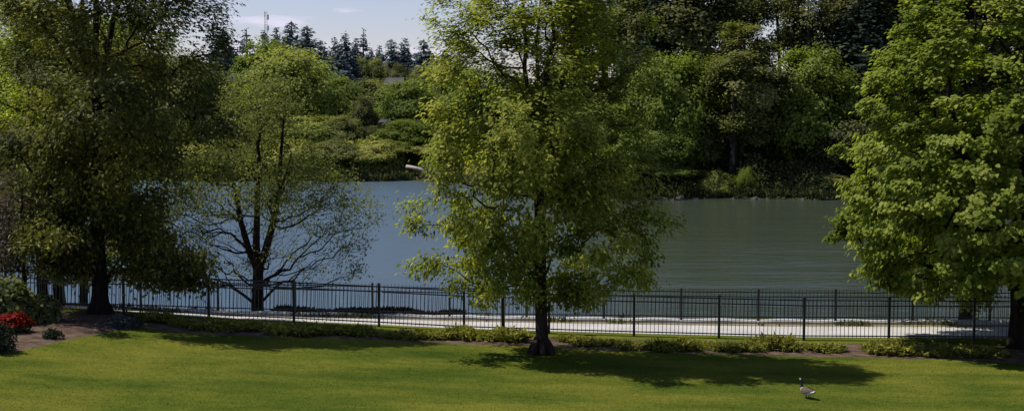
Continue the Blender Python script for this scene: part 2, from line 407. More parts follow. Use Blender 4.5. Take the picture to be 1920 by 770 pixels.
def profile_points(n, prof, rng, shell=.45, squash_y=1.0, lobes=.22, off=0., skew=(0, 0), gap=None):
    """prof: [(h, r)] crown outline; shell<1 favours the outside"""
    hs = np.array([p[0] for p in prof]); rs = np.array([p[1] for p in prof]); out = []
    hh = np.linspace(hs[0], hs[-1], 200); w = np.interp(hh, hs, rs) ** 1.6; cdf = np.cumsum(w) / w.sum()
    while len(out) < n:
        h = float(np.interp(rng.random(), cdf, hh)); a = rng.random() * 2 * math.pi
        lob = 1 + lobes * noise.noise((math.cos(a) * 1.6 + off, math.sin(a) * 1.6 - off, h * .55 + off)) * 2
        rr = float(np.interp(h, hs, rs)) * lob * rng.random() ** shell
        p = (rr * math.cos(a) + skew[0] * h, rr * math.sin(a) * squash_y + skew[1] * h, h)
        if gap is not None and noise.noise((p[0] * gap[0] + off, p[1] * gap[0], p[2] * gap[0] * 1.25)) < gap[1]: continue
        out.append(p)
    return np.array(out)
def blob_points(nb, npb, prof, rng, rr=(.6, .9), flat=.65, shell=.38, lobes=.2, off=0., squash_y=1.0):
    c = profile_points(nb, prof, rng, shell, squash_y, lobes, off); out = []
    for q in c:
        r_ = rng.uniform(*rr); m_ = int(npb * (r_ / rr[1]) ** 2 * rng.uniform(.7, 1.2)) + 3
        d = unit(rng.normal(0, 1, (m_, 3))) * (rng.random((m_, 1)) ** .45) * r_
        d[:, 2] = np.where(d[:, 2] < 0, d[:, 2] * .55, d[:, 2]) * flat
        out.append(q + d)
    return np.vstack(out)
def crown_leaves(name, base, per, sig, size, shape, rng, centre_h, up=.7, outw=.6, rnd=.7, droop=.3, clump=.5, flat=1.0, vs=.22, bias=0.0):
    """leaf clusters around twig points"""
    n = len(base); idx = np.repeat(np.arange(n), per)
    cl = cnoise(base, clump, 3.7)
    pos = base[idx] + rng.normal(0, 1, (len(idx), 3)) * np.array([sig, sig, sig * flat])
    c = np.array([base[:, 0].mean(), base[:, 1].mean(), centre_h]); outv = unit(pos - c)
    rn = rng.normal(0, 1, (len(idx), 3))
    nrm = np.array([0, 0, up]) + outv * outw + unit(rn) * rnd
    dv = unit(rng.normal(0, 1, (len(idx), 3))) + outv * .6 + np.array([0, 0, -droop])
    sz = size * rng.uniform(.6, 1.25, len(idx))
    var = np.clip(.5 + bias + .55 * cl[idx] + rng.normal(0, vs, len(idx)), 0, 1)
    return leaves(name, pos, nrm, dv, sz, shape, var)

def hero(name, label, loc, trunks, trunk_r, pts, rbase, bark, leaf_args, leaf_mat, bf=.55, down=.5, tipmax=3, rtip=.006, roots=0, cat='tree', nmin=0):
    t = thing(name, label, cat, loc)
    P_, par, nt, pl = grow(trunks, pts, bf, down)
    mb = MB(); tips, r = skeleton_mesh(mb, P_, par, nt, rbase, rtip, trunk_r=trunk_r)
    for k_ in range(7 if roots else 0):
        a_ = k_ * .9 + .3; c_, s_ = math.cos(a_), math.sin(a_); L_ = roots * (.8 + .3 * math.sin(k_ * 2.1))
        mb.tube([(c_ * .1, s_ * .1, .45), (c_ * .22, s_ * .22, .2), (c_ * .25 + c_ * L_ * .4, s_ * .25 + s_ * L_ * .4, .06), (c_ * .25 + c_ * L_, s_ * .25 + s_ * L_, -.06)], [.07, .1, .085, .04], 7)
    mb.build('trunk', M[bark], t, True)
    sel = np.array([i for i in range(nt, len(P_)) if tips[i] <= tipmax])
    base = P_[sel]; mid = (P_[sel] + P_[par[sel]]) / 2
    base = np.vstack([base, mid])
    me = crown_leaves('crown', base, **leaf_args); link('crown', me, [LM[leaf_mat]], t)
    return t
def flare(h0, r0, hs, rs): return [(h, r) for h, r in zip(hs, rs)]

# ------------------------------------------------------------------ near trees
rng = np.random.default_rng(5)
# centre tree
b = G(1015, 664)
T0 = [(0, 0, -.1), (.01, 0, .12), (.02, 0, .35), (.0, 0, .9), (-.03, .02, 1.8), (-.02, 0, 2.8), (-.05, .03, 3.8), (-.08, 0, 4.8), (-.06, .04, 5.7)]
TR0 = [.26, .2, .168, .15, .146, .14, .135, .12, .1]
L1 = [(-.28, .05, 6.4), (-.45, .1, 7.4), (-.5, .1, 8.6), (-.7, .15, 10.0), (-.75, .1, 11.5)]
L2 = [(.05, .1, 6.5), (.18, .15, 7.6), (.22, .1, 8.8), (.3, .1, 10.4), (.32, .1, 12.2)]
L3 = [(.3, -.15, 6.3), (.6, -.2, 7.3), (.8, -.3, 8.6), (1.0, -.3, 10.0), (1.1, -.3, 11.2)]
L4 = [(.0, .35, 6.2), (-.1, .6, 7.4), (-.05, .8, 8.8), (.0, .9, 10.4)]
tr = [(T0, None), (L1, 8), (L2, 8), (L3, 8), (L4, 8)]
trr = TR0 + [.07, .058, .048, .035, .02] + [.078, .066, .054, .04, .02] + [.066, .055, .044, .03, .02] + [.06, .048, .035, .02]
pf = [(1.5, 2.2), (2.0, 3.0), (2.9, 3.25), (4.0, 3.2), (5.2, 3.1), (6.5, 3.0), (8.0, 2.75), (9.3, 2.45), (10.5, 1.9), (12, 1.2), (13, .3)]
pts = blob_points(330, 8, pf, rng, (.32, .6), .75, .6, .14, 1.3, .78); pts = np.vstack([pts, blob_points(28, 8, [(6.5, 2.6), (8, 2.6), (9.5, 2.3), (11, 1.6)], rng, (.35, .6), .75, .6, .15, 3.3, .78)]); pts[:, 1] -= .09 * np.clip(pts[:, 2], 0, 6)
hero('broadleaf_tree', 'tall leafy green tree standing alone on the lawn edge in the middle', b, tr, trr, pts, .16, 'bark',
     dict(per=17, sig=.14, size=.14, shape='leaf', rng=rng, centre_h=5.0, clump=.9, up=.8, outw=.7, rnd=.55, droop=.5), 'centre', bf=.42, down=.6, tipmax=4, roots=.14)

# right maple
b = G(1908, 652)
T0 = [(0, 0, -.1), (0, 0, .3), (.02, 0, 1.0), (-.02, 0, 1.9), (-.05, .05, 2.9), (-.05, .05, 4.2), (0, 0, 5.8), (.05, 0, 7.6), (.05, 0, 9.4), (.1, 0, 11)]
TR0 = [.36, .29, .25, .24, .2, .17, .14, .11, .07, .03]
L1 = [(-.6, -.3, 3.2), (-1.2, -.6, 4.2), (-1.9, -.9, 5.4), (-2.4, -1.1, 6.8)]
L2 = [(.5, -.5, 3.4), (1.1, -1.0, 4.6), (1.6, -1.4, 6.2)]
tr = [(T0, None), (L1, 3), (L2, 3)]
trr = TR0 + [.1, .075, .055, .03] + [.09, .065, .03]
pf = [(1.45, 3.0), (1.9, 4.2), (2.8, 4.6), (4.2, 4.75), (5.6, 4.6), (7.0, 4.25), (8.4, 3.75), (9.7, 3.1), (11, 2.5), (12.4, 1.6), (13.3, .5)]
pts = blob_points(1050, 5, pf, rng, (.28, .5), .6, .22, .09, 6.1)
hero('maple_tree', 'dense bright green maple with large leaves filling the right edge, trunk at the near fence', b, tr, trr, pts, .25, 'bark_dark',
     dict(per=14, sig=.11, size=.132, shape='wide', rng=rng, centre_h=4.0, clump=.8, up=.85, outw=.75, rnd=.42, droop=.8, flat=.6), 'maple', bf=.4, down=.4, tipmax=3)

# left big dark tree
b = G(187, 586)
T0 = [(0, 0, -.1), (0, 0, .15), (.02, 0, .6), (0, 0, 1.5), (-.02, 0, 2.8), (.0, 0, 4.2), (.03, 0, 5.4), (.03, 0, 6.4)]
TR0 = [.42, .3, .225, .205, .19, .175, .155, .13]
L1 = [(-.3, -.1, 7.0), (-.55, -.1, 8.4), (-.7, -.1, 10), (-.8, 0, 11.6)]
L2 = [(.0, .1, 7.2), (.05, .1, 8.7), (.1, .1, 10.6), (.1, .1, 13)]
L3 = [(.35, -.1, 7.0), (.6, -.15, 8.3), (.8, -.2, 9.8), (1.0, -.2, 11.4)]
L4 = [(-.05, -.35, 7.0), (-.15, -.55, 8.5), (-.2, -.6, 10.0)]
tr = [(T0, None), (L1, 7), (L2, 7), (L3, 7), (L4, 7)]
trr = TR0 + [.09, .07, .05, .02] + [.1, .08, .06, .02] + [.09, .07, .05, .02] + [.07, .05, .02]
pf = [(.95, 1.4), (1.4, 2.4), (2.2, 2.9), (3.4, 3.4), (5, 3.9), (6.5, 3.95), (8, 3.7), (9.3, 3.3), (11, 2.3), (13, 1.0), (14, .3)]
pts = blob_points(140, 15, pf, rng, (.6, 1.1), .6, .45, .2, 9.4)
low = np.concatenate([np.array([(x_, y_, z_)]) + rng.normal(0, 1, (26, 3)) * [.45, .4, .13] for x_, y_, z_ in ((1.3, .1, 1.25), (1.9, -.3, 1.05), (2.3, .3, .95), (1.7, .7, 1.5), (2.6, 0, 1.5), (-1.2, .2, 1.5), (-1.7, -.2, 1.4))])
pts = np.vstack([pts, low, blob_points(24, 14, [(1.5, 1.3), (2.5, 2.2), (4, 2.6), (5.5, 2.2)], rng, (.5, .9), .6, .6, .2, 2.2)])
pts[:, 0] = np.where(pts[:, 0] < 0, pts[:, 0] * .6, pts[:, 0] * .95) + .2; pts[:, 1] = pts[:, 1] * .72 - .12 * np.clip(pts[:, 2], 0, 6)
hero('broadleaf_tree', 'big dark tree at the left with thick straight trunk in the mulch bed', b, tr, trr, pts, .22, 'bark_dark',
     dict(per=19, sig=.16, size=.15, shape='leaf', rng=rng, centre_h=6, clump=.4, up=.8, outw=.6, rnd=.6, droop=.5), 'dark', bf=.42, down=.5, tipmax=4, roots=.16)

# airy spreading tree behind the far fence
b = Vector(P(483, 577, 45.2)); b.z = gz(b.x, 45.2)
T0 = [(0, 0, -.2), (0, 0, .2), (.02, 0, .8), (.03, 0, 1.45)]
L1 = [(-.02, 0, 2.2), (.02, 0, 3.1), (.06, 0, 4.2), (.05, .1, 5.4), (.1, .1, 6.6)]
L2 = [(.25, 0, 1.9), (.5, .05, 2.8), (.68, .05, 3.7), (.78, .05, 4.8), (.9, .05, 6.2)]
L3 = [(-.3, .25, 2.0), (-.6, .5, 2.9), (-.8, .7, 4.0), (-.85, .8, 5.4)]
L4 = [(.3, -.3, 2.1), (.7, -.6, 3.0), (1.0, -.8, 4.2), (1.2, -.9, 5.4)]
tr = [(T0, None), (L1, 3), (L2, 3), (L3, 3), (L4, 3)]
trr = [.24, .2, .17, .165] + [.12, .1, .075, .05, .02] + [.13, .11, .085, .055, .02] + [.07, .055, .04, .02] + [.07, .055, .04, .02]
pf = [(.75, 1.9), (1.2, 3.2), (2.0, 4.0), (2.9, 4.0), (3.6, 3.5), (4.6, 2.8), (5.8, 2.2), (6.9, 1.5), (7.7, .4)]
pts = profile_points(2100, pf, rng, .5, lobes=.25, off=4.4, gap=(.5, -.25))
t = thing('airy_tree', 'open spreading tree with forked dark trunk and thin yellow-green foliage behind the far fence', 'tree', b)
pts[:, 1] = pts[:, 1] * .75 + .5
P_, par, nt, pl = grow(tr, pts, .6, .6)
mb = MB(); tips, r = skeleton_mesh(mb, P_, par, nt, .2, .0045, trunk_r=trr); mb.build('trunk', M['bark_dark'], t, True)
sel = np.array([i for i in range(nt, len(P_)) if tips[i] <= 4])
hgt = P_[sel, 2]; pr = np.clip((hgt - 1.6) / 2.0, .28, 1)
rad = np.hypot(P_[sel, 0] - .2, P_[sel, 1]); pr = pr * np.where(hgt < 3.3, np.clip((rad - .7) / .9, 0, 1) * (.26 + .2 * (P_[sel, 0] > 1.6)), .78)
sel = sel[rng.random(len(sel)) < pr]
base = np.vstack([P_[sel], (P_[sel] + P_[par[sel]]) / 2])
me = crown_leaves('crown', base, per=17, sig=.2, size=.1, shape='leaf', rng=rng, centre_h=4, clump=.8, up=.5, outw=.3, rnd=1, droop=.2, flat=.7)
link('crown', me, [LM['airy']], t)

# four trunks of the left group behind the far fence
def mid_tree(label, px, py, d, prof, lm, seed, rb=.15, lean=(0, 0), n=560, per=24, size=.15, sig=.24, gap=None, name='broadleaf_tree', bark='bark_dark', stems=1, shape='leaf', top=8):
    rg = np.random.default_rng(seed)
    b = P(px, py, d); b = Vector((b.x, d, gz(b.x, d)))
    T0 = [(lean[0] * h, lean[1] * h, h) for h in np.linspace(-.3, top, 9)]
    trr = list(np.linspace(rb * 1.25, .03, 9))
    tr = [(T0, None)]
    if stems > 1:
        tr.append(([(-.12 - lean[0] * h * .6, .05, h) for h in np.linspace(.2, top * .8, 6)], 0)); trr += list(np.linspace(rb * .8, .03, 6))
    pts = blob_points(int(n / 9), 12, prof, rg, (.45, .85), .6, .4, .25, seed * 1.7) if n > 450 else profile_points(n, prof, rg, .4, lobes=.25, off=seed * 1.7, gap=gap)
    pts[:, 0] += lean[0] * pts[:, 2]
    return hero(name, label, b, tr, trr, pts, rb, bark, dict(per=per, sig=sig, size=size, shape=shape, rng=rg, centre_h=(prof[0][0] + prof[-1][0]) / 2.3, clump=.6, up=.85, outw=.6, rnd=.55, droop=.5), lm, tipmax=4)
cr = [(1.5, 1.2), (2.6, 2.6), (4.5, 3.4), (7, 3.5), (9, 2.8), (11, 1.4), (12, .4)]
mid_tree('leafy tree behind the far fence, leftmost of the dark trunks by the river', 83, 556, 47.0, [(h, r_ * 1.1) for h, r_ in cr], 'left', 21, .17, (-.04, 0), n=620)
mid_tree('leafy tree with two leaning stems behind the far fence at the left', 116, 558, 47.6, cr, 'left', 22, .2, (-.07, .02), stems=2, n=520)
mid_tree('shaded tree behind the far fence, its straight trunk just left of the big dark tree', 157, 560, 46.8, [(h, r_ * .9) for h, r_ in cr], 'dark', 23, .13, (.0, 0))
mid_tree('dark tree with a stout trunk behind the far fence, half hidden by the bright maple', 1812, 600, 45.6, [(.9, 1.6), (1.3, 2.7), (2.2, 3.0), (4, 3.0), (6, 2.4), (7.5, .8)], 'green', 24, .22, (0, 0), n=520, top=6, size=.19)
mid_tree('small bronze-leaved tree with a thin trunk in the bed at the far left', 47, 594, 39.3, [(1.1, .9), (1.8, 1.5), (2.7, 1.5), (3.5, 1.2), (4.1, .4)], 'brown', 25, .065, (0, 0), n=420, top=3.4, per=10, size=.1, sig=.13, name='ornamental_tree')

# ------------------------------------------------------------------ fences
def picket_panel(w, h, sp, low, rails, tip):
    mb = MB(); n = int(round(w / sp)) - 1
    for i in range(1, n + 1):
        x = i * w / (n + 1); s = .0072
        mb.box((x - s, -s, low), (x + s, s, h - tip))
        mb.add([(x - s, -s, h - tip), (x + s, -s, h - tip), (x + s, s, h - tip), (x - s, s, h - tip), (x, 0, h)], [(0, 1, 4), (1, 2, 4), (2, 3, 4), (3, 0, 4)])
    return mb
def fence(label, Y, xs_, h, ph, rails):
    t = thing('iron_fence', label, 'fence', (xs_[0], Y, gz(xs_[0], Y)))
    pm = None; posts = None
    o0 = t.location.copy()
    for i, x in enumerate(xs_):
        z = gz(x, Y) + (.1 if Y > 43.5 else 0)
        if posts is None:
            mb = MB(); mb.box((-.034, -.034, -.1), (.034, .034, ph)); po = mb.build('post', M['iron'], t); posts = po
            mb = MB(); mb.add([(-.042, -.042, ph), (.042, -.042, ph), (.042, .042, ph), (-.042, .042, ph), (-.042, -.042, ph + .02), (.042, -.042, ph + .02), (.042, .042, ph + .02), (-.042, .042, ph + .02), (0, 0, ph + .05)],
                              [(3, 2, 1, 0), (0, 1, 5, 4), (1, 2, 6, 5), (2, 3, 7, 6), (3, 0, 4, 7), (4, 5, 8), (5, 6, 8), (6, 7, 8), (7, 4, 8)])
            cap0 = mb.build('post_cap', M['iron'], po)
        else:
            po = posts.copy(); COL.objects.link(po); po.parent = t
            c = cap0.copy(); COL.objects.link(c); c.parent = po
        po.location = Vector((x, Y, z)) - o0
        if i < len(xs_) - 1:
            x2 = xs_[i + 1]; z2 = gz(x2, Y) + (.1 if Y > 43.5 else 0); w = x2 - x
            if pm is None:
                pm = picket_panel(w, h, .118, .07, rails, .06).build('picket_panel', M['iron'], t); pa = pm; rl = []
                for rz_ in rails:
                    mb = MB(); mb.box((.036, -.016, rz_ - .016), (w - .036, .016, rz_ + .016)); rl.append(mb.build('rail', M['iron'], pa))
            else:
                pa = pm.copy(); COL.objects.link(pa); pa.parent = t
                for r_ in rl:
                    k_ = r_.copy(); COL.objects.link(k_); k_.parent = pa
            pa.location = Vector((x, Y, z)) - o0; pa.rotation_euler = (0, -math.atan2(z2 - z, w), 0)
    return t
near_x = [(1030 + 160.7 * i - 960) * 40 / F for i in range(-8, 8)]
far_x = [(988 + 145.8 * i - 960) * 44.1 / F for i in range(-8, 9)]
fence('black iron picket fence with square posts on the lawn side of the path', 40.0, near_x, 1.2, 1.22, [.13, 1.0, 1.15])
fence('black iron picket fence with pointed pickets on the river side of the path', 44.1, far_x, 1.0, .96, [.1, .74, .88])
# tall slim post rising beside the near fence
p = Vector((P(943, 600, 40.35).x, 40.35, 0)); p.z = gz(p.x, p.y)
t = thing('slim_post', 'tall slim black post behind the near fence, just left of the middle trunk', 'post', p)
mb = MB(); mb.tube([(0, 0, -.1), (0, 0, 2.2), (0, 0, 4.1)], [.05, .045, .04], 10); mb.build('pole', M['iron'], t, True)
mb = MB(); mb.tube([(0, 0, 0), (0, 0, .05), (0, 0, .12)], [.1, .1, .055], 10); mb.build('base_plate', M['iron'], t, True)
mb = MB(); mb.tube([(0, 0, 4.1), (0, 0, 4.16), (0, 0, 4.4), (0, 0, 4.46)], [.06, .13, .11, .02], 10); mb.build('post_cap', M['iron'], t, True)

# ------------------------------------------------------------------ shrubs
def juniper_mesh(seed, w, h):
    rg = np.random.default_rng(seed); ps = []; dv = []; sz = []; va = []
    ns = 75
    for _ in range(ns):
        a = rg.random() * 2 * math.pi; el = rg.uniform(.05, .9) ** 1.3; L = rg.uniform(.5, 1.0)
        e = np.array([math.cos(a) * w * L * math.cos(el), math.sin(a) * w * .75 * L * math.cos(el), h * L * math.sin(el) * 1.7 + .05])
        s = np.array([math.cos(a), math.sin(a), 0]) * w * .2 * rg.random(); tone = rg.normal(0, .14)
        for k_ in range(26):
            t_ = rg.uniform(.15, 1) ** .7
            q = s + (e - s) * t_ + rg.normal(0, .03, 3); q[2] += .05 * math.sin(t_ * 3); q[2] = max(q[2], .02)
            ps.append(q); d = unit((e - s)[None])[0] + rg.normal(0, .55, 3) + np.array([0, 0, .25]); dv.append(d)
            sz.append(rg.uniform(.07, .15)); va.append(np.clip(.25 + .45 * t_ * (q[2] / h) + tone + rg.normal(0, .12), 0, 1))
    ps = np.array(ps); dv = np.array(dv)
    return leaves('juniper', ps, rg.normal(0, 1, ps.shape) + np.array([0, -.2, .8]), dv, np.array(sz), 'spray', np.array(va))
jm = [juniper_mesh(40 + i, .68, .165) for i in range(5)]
for m_ in jm: m_.materials.append(LM['juniper'])
rj = random.Random(3)
jun = []
x = 290
while x < 1900:
    yb = float(np.interp(x, [250, 400, 600, 770, 1000, 1200, 1500, 1700, 1900], [600, 618, 628, 635, 644, 655, 660, 665, 670]))
    gap = any(a < x < b_ for a, b_ in ((622, 646), (734, 766), (992, 1090), (1488, 1508), (1570, 1606)))
    if not gap: jun.append((x + rj.uniform(-6, 6), yb - rj.uniform(0, 5), rj.uniform(.7, 1.2)))
    x += rj.uniform(36, 56)
for xb in (330, 420, 520, 610, 800, 905, 1065, 1170, 1290, 1420, 1545, 1640, 1760, 1850):
    yb = float(np.interp(xb, [250, 400, 600, 770, 1000, 1200, 1500, 1700, 1900], [600, 613, 622, 629, 637, 648, 652, 656, 660]))
    jun.append((xb, yb, rj.uniform(.55, .75)))
front = sorted([j for j in jun[:-14]]); back = sorted(jun[-14:])
ORD = ['first', 'second', 'third', 'fourth', 'fifth', 'sixth', 'seventh', 'eighth', 'ninth', 'tenth', 'eleventh', 'twelfth', 'thirteenth', 'fourteenth', 'fifteenth', 'sixteenth', 'seventeenth', 'eighteenth', 'nineteenth', 'twentieth', 'twenty-first', 'twenty-second', 'twenty-third', 'twenty-fourth']
def seglabels(items, kindphrase, row):
    out = []
    left = [j for j in items if j[0] < 1015]; right = [j for j in items if j[0] >= 1015]
    for i, j in enumerate(left): out.append((j, f'{kindphrase} {row}, {ORD[len(left) - 1 - i]} left of the middle tree trunk'))
    for i, j in enumerate(right): out.append((j, f'{kindphrase} {row}, {ORD[i]} right of the middle tree trunk'))
    return out
lab = seglabels(front, 'low spreading juniper', 'along the lawn edge') + seglabels(back, 'small juniper', 'right under the fence')
for i, ((px, py, s), l) in enumerate(lab):
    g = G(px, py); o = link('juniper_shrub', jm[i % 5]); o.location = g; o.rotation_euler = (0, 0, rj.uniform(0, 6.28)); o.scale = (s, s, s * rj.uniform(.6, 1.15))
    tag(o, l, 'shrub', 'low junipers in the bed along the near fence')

def dome_shrub(name, label, px, py, w, h, lm, seed, n=2600, size=.1, shape='leaf', cat='shrub', flowers=None, d=None):
    rg = np.random.default_rng(seed); g = G(px, py)
    t = thing(name, label, cat, g)
    a = rg.random(n) * 2 * math.pi; el = np.arcsin(rg.random(n)); rr = rg.random(n) ** .25
    lob = np.array([1 + .3 * noise.noise((math.cos(x_) * 2 + seed, math.sin(x_) * 2, e_ * 2)) for x_, e_ in zip(a, el)])
    p = np.stack([np.cos(a) * np.cos(el) * w, np.sin(a) * np.cos(el) * w, np.sin(el) * h + .04], 1) * (rr * lob)[:, None]
    nr = unit(p / np.array([w, w, h])) + unit(rg.normal(0, 1, p.shape)) * .8; dv = unit(rg.normal(0, 1, p.shape)) + unit(p) * .7
    va = np.clip(.45 + .3 * cnoise(p, 3, seed) + rg.normal(0, .2, n), 0, 1)
    link('foliage', leaves('foliage', p, nr, dv, size * rg.uniform(.6, 1.2, n), shape, va), [LM[lm]], t)
    mb = MB()
    for k_ in range(7):
        x_ = k_ * .9; mb.tube([(0, 0, -.05), (math.cos(x_) * w * .25, math.sin(x_) * w * .25, h * .4), (math.cos(x_) * w * .5, math.sin(x_) * w * .5, h * .75)], [.03, .02, .008], 5)
    mb.build('stem', M['bark_dark'], t, True)
    if flowers:
        k_ = rg.random(n) < flowers[1]; k_ &= p[:, 2] > h * .45
        q = p[k_] * 1.06; link('blossom', leaves('blossom', q, nr[k_] + [0, 0, .5], dv[k_], size * rg.uniform(.8, 1.4, len(q)), 'wide', np.clip(rg.normal(.5, .2, len(q)), 0, 1)), [LM[flowers[0]]], t)
    return t
dome_shrub('flowering_shrub', 'bright red flowering azalea shrub at the left edge of the mulch bed', 24, 622, .46, .42, 'blackshrub', 61, 1800, .07, flowers=('red', .75))
dome_shrub('clipped_shrub', 'dark rounded evergreen shrub cut off by the left edge of the photo', -16, 660, .58, .75, 'blackshrub', 62, 3200, .08)
dome_shrub('leafy_shrub', 'yellow-green broad-leaved shrub behind the red azalea at the left edge', 14, 604, .85, 1.05, 'rhodo', 63, 2600, .14, 'wide')
dome_shrub('leafy_shrub', 'smaller yellow-green shrub right of the thin bronze-leaved tree trunk', 76, 600, .55, .62, 'rhodo', 64, 1500, .13, 'wide')
dome_shrub('silvery_shrub', 'dark shrub with small silvery leaves beside the big dark trunk', 232, 615, .45, .42, 'greyshrub', 65, 2000, .06)
dome_shrub('low_plant', 'low dark leafy plant at the mulch edge in front of the big dark trunk', 98, 634, .26, .2, 'blackshrub', 66, 500, .08)

# weeds along the far fence, and on the riverbank: uncountable
def weeds(name, label, n, fx, lm, smin, smax, seed):
    rg = np.random.default_rng(seed); q = fx(rg, n); n = len(q)
    dv = rg.normal(0, .45, (n, 3)) + [0, 0, 1]; nr = rg.normal(0, 1, (n, 3)) * [1, 1, .3]
    va = np.clip(.45 + .3 * cnoise(q, .7, seed) + rg.normal(0, .2, n), 0, 1)
    o = link(name, leaves(name, q, nr, dv, rg.uniform(smin, smax, n), 'spray', va), [LM[lm]]); tag(o, label, 'weeds', kind='stuff'); return o
def f_far(rg, n):
    x_ = rg.uniform(-17, 17, n); y_ = rg.choice([43.5, 43.75, 44.6], n) + rg.normal(0, .12, n)
    k_ = np.array([noise.noise((a * .7, b_ * .9, 0)) for a, b_ in zip(x_, y_)]) + np.where(x_ < -10, .15, -.22) > rg.uniform(-.1, .4, n)
    x_, y_ = x_[k_], y_[k_]; return np.stack([x_, y_, ground_z(x_, y_) + .0], 1)
weeds('weeds', 'pale green weeds and grass along the base of the far fence', 9000, f_far, 'weed', .08, .22, 70)
def f_low(rg, n):
    x_ = rg.uniform(-7.6, -1.5, n); y_ = rg.normal(45.0, .25, n); 
    dens = np.array([.5 + .9 * noise.noise((a * .9, 2.2, 0)) for a in x_]); k_ = rg.random(n) < dens
    x_, y_ = x_[k_], y_[k_]; return np.stack([x_, y_, ground_z(x_, y_) + rg.uniform(0, .17, len(x_)) * dens[k_]], 1)
weeds('low_growth', 'dark low growth behind the far fence beside the airy tree', 9000, f_low, 'blackshrub', .08, .2, 71)

# grass blades on the lawn
def grass():
    rg = np.random.default_rng(80); n = 150000
    y_ = 26 + (38.6 - 26) * rg.random(n); x_ = rg.uniform(-1, 1, n) * y_ * .39
    e = np.array([edge_y(a) for a in np.linspace(-18, 18, 400)]); ey = np.interp(x_, np.linspace(-18, 18, 400), e)
    k_ = y_ < ey + .03 * rg.normal(0, 1, n); x_, y_ = x_[k_], y_[k_]; n = len(x_)
    p = np.stack([x_, y_, ground_z(x_, y_) + .008], 1); h = rg.uniform(.012, .03, n)
    a = rg.random(n) * 6.283; s = np.stack([np.cos(a), np.sin(a), np.zeros(n)], 1) * .007
    tip = p + np.stack([rg.normal(0, .025, n), rg.normal(0, .025, n), h], 1)
    v = np.stack([p - s, p + s, tip], 1).reshape(-1, 3)
    o = link('grass', fast_mesh('grass', v, 3, np.clip(rg.normal(.5, .25, n), 0, 1)), [M['blade']]); tag(o, 'short mown grass blades of the lawn', 'grass', kind='stuff')
grass()

# ------------------------------------------------------------------ far bank vegetation
def far_tree_proto(seed, prof, n, per, sig, size, lm, top, rb, gap=None, shape='tuft', bark='bark_far', bottom=0):
    """unit prototypes built at real size (metres)"""
    rg = np.random.default_rng(seed)
    T0 = [(.02 * h * math.sin(seed + h * .3), .02 * h * math.cos(seed), h) for h in np.linspace(-.8, top, 8)]
    trr = list(np.linspace(rb, rb * .2, 8))
    pts = profile_points(n, prof, rg, .38, lobes=.3, off=seed * .77, gap=gap)
    P_, par, nt, pl = grow([(T0, None)], pts, .4, .5)
    mb = MB(); tips, r = skeleton_mesh(mb, P_, par, nt, rb, .03, trunk_r=trr)
    tm = mb.build('trunk', M[bark], None, True).data
    sel = np.array([i for i in range(nt, len(P_)) if tips[i] <= 4])
    base = np.vstack([P_[sel], (P_[sel] + P_[par[sel]]) / 2])
    cm = crown_leaves('crown', base, per, sig, size, shape, rg, (prof[0][0] + prof[-1][0]) / 2.4, up=.7, outw=.9, rnd=.55, droop=.3, clump=.22, flat=.7)
    bpy.data.objects.remove(bpy.data.objects['trunk' if 'trunk' in bpy.data.objects and bpy.data.objects['trunk'].data == tm else [o.name for o in bpy.data.objects if o.data == tm][0]])
    return tm, cm
# round broadleaf about 10 m, tall broadleaf about 28 m, column 24 m
ROUND = [(.8, 2.2), (2, 3.8), (4, 4.6), (6, 4.4), (8, 3.3), (9.4, 1.8), (10, .4)]
TALL = [(5, 2.5), (8, 4.2), (13, 5.0), (18, 4.8), (23, 3.6), (27, 1.8), (29, .4)]
THIN = [(12, 1.2), (15, 2.2), (19, 2.8), (23, 2.5), (27, 1.4), (29, .3)]
PR = {
 'round0': far_tree_proto(101, ROUND, 210, 60, .5, .30, 'green', 8, .22),
 'round1': far_tree_proto(102, ROUND, 230, 56, .46, .29, 'green', 8, .2),
 'round2': far_tree_proto(103, [(.5, 3.0), (1.6, 4.6), (3.4, 5.0), (5.5, 4.3), (7.4, 2.8), (8.4, .8)], 220, 60, .48, .30, 'green', 7, .24),
 'tall0': far_tree_proto(104, TALL, 340, 60, .62, .36, 'deep', 24, .42, gap=(.22, -.15)),
 'tall1': far_tree_proto(105, TALL, 340, 60, .62, .36, 'deep', 25, .4, gap=(.2, -.1)),
 'thin0': far_tree_proto(106, THIN, 70, 38, .6, .32, 'deep', 26, .24, gap=(.3, 0)),
}
PR['bush0'] = far_tree_proto(107, [(0, 3.4), (.5, 4.4), (1.8, 4.4), (3.3, 3.2), (4.6, 1.2), (5, .3)], 200, 60, .42, .30, 'bank', 4, .2)
PR['bush1'] = far_tree_proto(108, [(0, 3.2), (.5, 4.2), (1.6, 4.6), (3.0, 3.6), (4.2, 1.8), (5, .3)], 200, 60, .42, .30, 'bank', 4, .2)
_cache = {}
def put(name, label, kind, px, d, w, h, lm, rz=None, group=None, bark=None, py=None, sink=0.0, cat='tree'):
    """a far tree of crown width w and height h metres standing on the far bank"""
    tm, cm = PR[kind]; nominal_w = {'round': 9.0, 'tall': 9.8, 'thin': 5.4, 'bush': 9.0}[kind[:-1]]; nominal_h = {'round': 10.0, 'tall': 29.0, 'thin': 29.0, 'bush': 5.0}[kind[:-1]]
    x_ = P(px, 200, d).x; t = thing(name, label, cat, (x_, d, gz(x_, d) - sink), rj.uniform(0, 6.28) if rz is None else rz, group)
    t.scale = (w / nominal_w, w / nominal_w, h / nominal_h)
    key = (kind, lm, bark)
    if key not in _cache:
        c2 = cm.copy(); c2.materials.clear(); c2.materials.append(LM[lm])
        t2 = tm
        if bark: t2 = tm.copy(); t2.materials.clear(); t2.materials.append(M[bark])
        _cache[key] = (t2, c2)
    t2, c2 = _cache[key]
    link('trunk', t2, (), t); link('crown', c2, (), t); return t
def topz(py, d): return P(960, py, d).z
